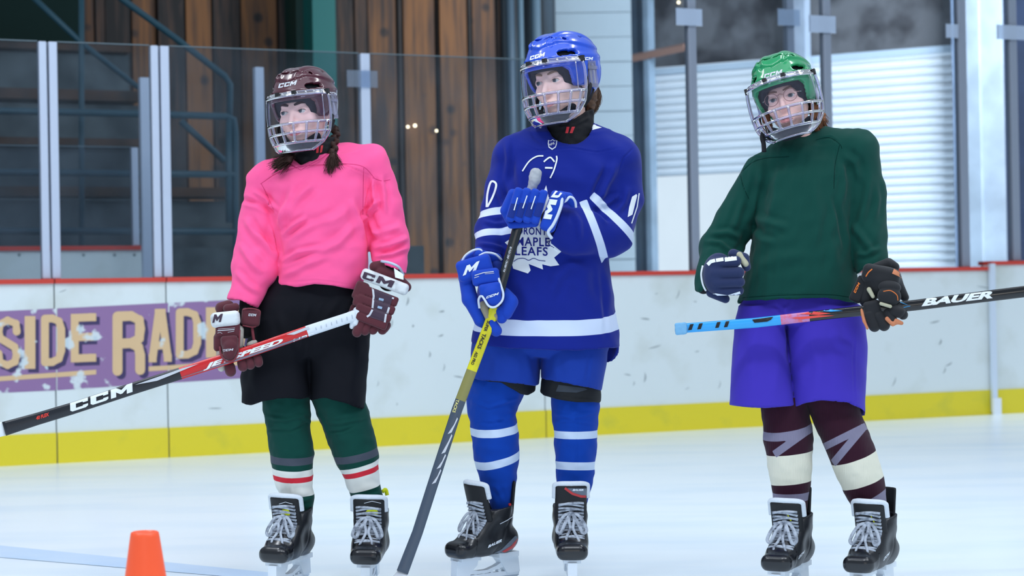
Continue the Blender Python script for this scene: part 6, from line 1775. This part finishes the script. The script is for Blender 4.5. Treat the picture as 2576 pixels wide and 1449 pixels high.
for pl_ in ([(1780, 666), (1788, 658), (1799, 655)], [(1801, 655), (1820, 652)], [(1823, 652), (1853, 648)]):
    decal('white_stripe', dpoly(stroke(pl_, 9 if pl_[0][0] != 1823 else 13), 5), bg, D3, M_wprint, g.o, lift=1.4)
decal('white_stripe', dpoly(stroke([(1785, 744), (1800, 741), (1830, 746), (1862, 736)], 6), 5), merged_bvh(g), D3, M_wprint, g.o, lift=1.4)
tubes('edge_piping', [([(1768, 668, -106), (1764, 690, -106), (1768, 715, -104), (1776, 732, -102)], 2.5)], M_wprint, g.o, D3)
# black glove on the stick
M_bg = mk('black_glove', (22, 24, 29), .75, .35, sheen=.15, bump=(160, .2, .001))
M_org = mk('orange_palm', (196, 126, 92), .85, .2)
M_orl = mk('orange_print', (224, 118, 48), .6, .3)
DW[0] = -28
g = pads('glove', [('b', (2216, 693, -96), (48, 24, 38), 16, (12,)), ('e', (2222, 712, -98), (46, 40, 36)), ('c', (2186, 715, -96), (2182, 752, -100), 24, 22), ('c', (2250, 705, -96), (2276, 748, -98), 18, 11)], M_bg, p3, D3, k=8)
pads('cuff_roll', [('c', (2190, 682, -84), (2232, 664, -80), 15, 14), ('c', (2236, 662, -74), (2250, 672, -72), 13)], M_bg, g.o, D3, k=4)
th = pads('thumb', [('e', (2238, 722, -130), (29, 17, 18), (6,)), ('e', (2237, 745, -136), (30, 25, 18), (6,))], M_bg, g.o, D3, k=2)
fl = pads('cuff_flap', [('b', (2162, 728, -108), (16, 34, 10), 7, (24,))], M_bg, g.o, D3)
pads('finger', [('b', (2196, 782, -118), (22, 26, 20), 10, (-12,))], M_bg, g.o, D3)
for a, b_, r in (((2188, 792, -124), (2200, 820, -128), 17), ((2212, 796, -126), (2224, 818, -130), 17), ((2238, 788, -130), (2244, 806, -134), 15), ((2262, 780, -130), (2272, 792, -132), 14), ((2250, 782, -134), (2264, 786, -136), 16)):
    pads('finger', [('c', a, b_, r, r*.9)], M_bg, g.o, D3)
pads('palm', [('c', (2232, 802, -142), (2246, 815, -143), 6), ('c', (2246, 815, -143), (2256, 811, -142), 5.5), ('c', (2254, 808, -142), (2268, 813, -140), 7, 5)], M_org, g.o, D3, k=2)
pads('palm', [('c', (2167, 778, -128), (2174, 808, -134), 4.5), ('c', (2174, 808, -134), (2182, 826, -138), 4, 3.5)], M_org, g.o, D3, k=2)
pads('palm_edge', [('c', (2186, 728, -128), (2196, 746, -130), 6, 5), ('c', (2216, 764, -146), (2240, 771, -150), 4.5)], M_cream, g.o, D3)
decal('logo', dlogo('CCM', (2152, 738), (3.0, -6.2), (-5.5, -2.4), 4), fl.bvh(), D3, M_orl, fl.o, lift=1.2)
decal('logo', dpoly([[(2244, 688), (2249, 676), (2262, 684), (2268, 700), (2258, 694)]], 5), g.bvh(), D3, M_org, g.o, lift=1.2)
tubes('orange_piping', [([(2178, 696, -142), (2184, 686, -142), (2194, 677, -140)], 1.5), ([(2222, 733, -178), (2240, 731, -180), (2256, 742, -180), (2259, 756, -178)], 1.0)], M_orl, g.o, D3)
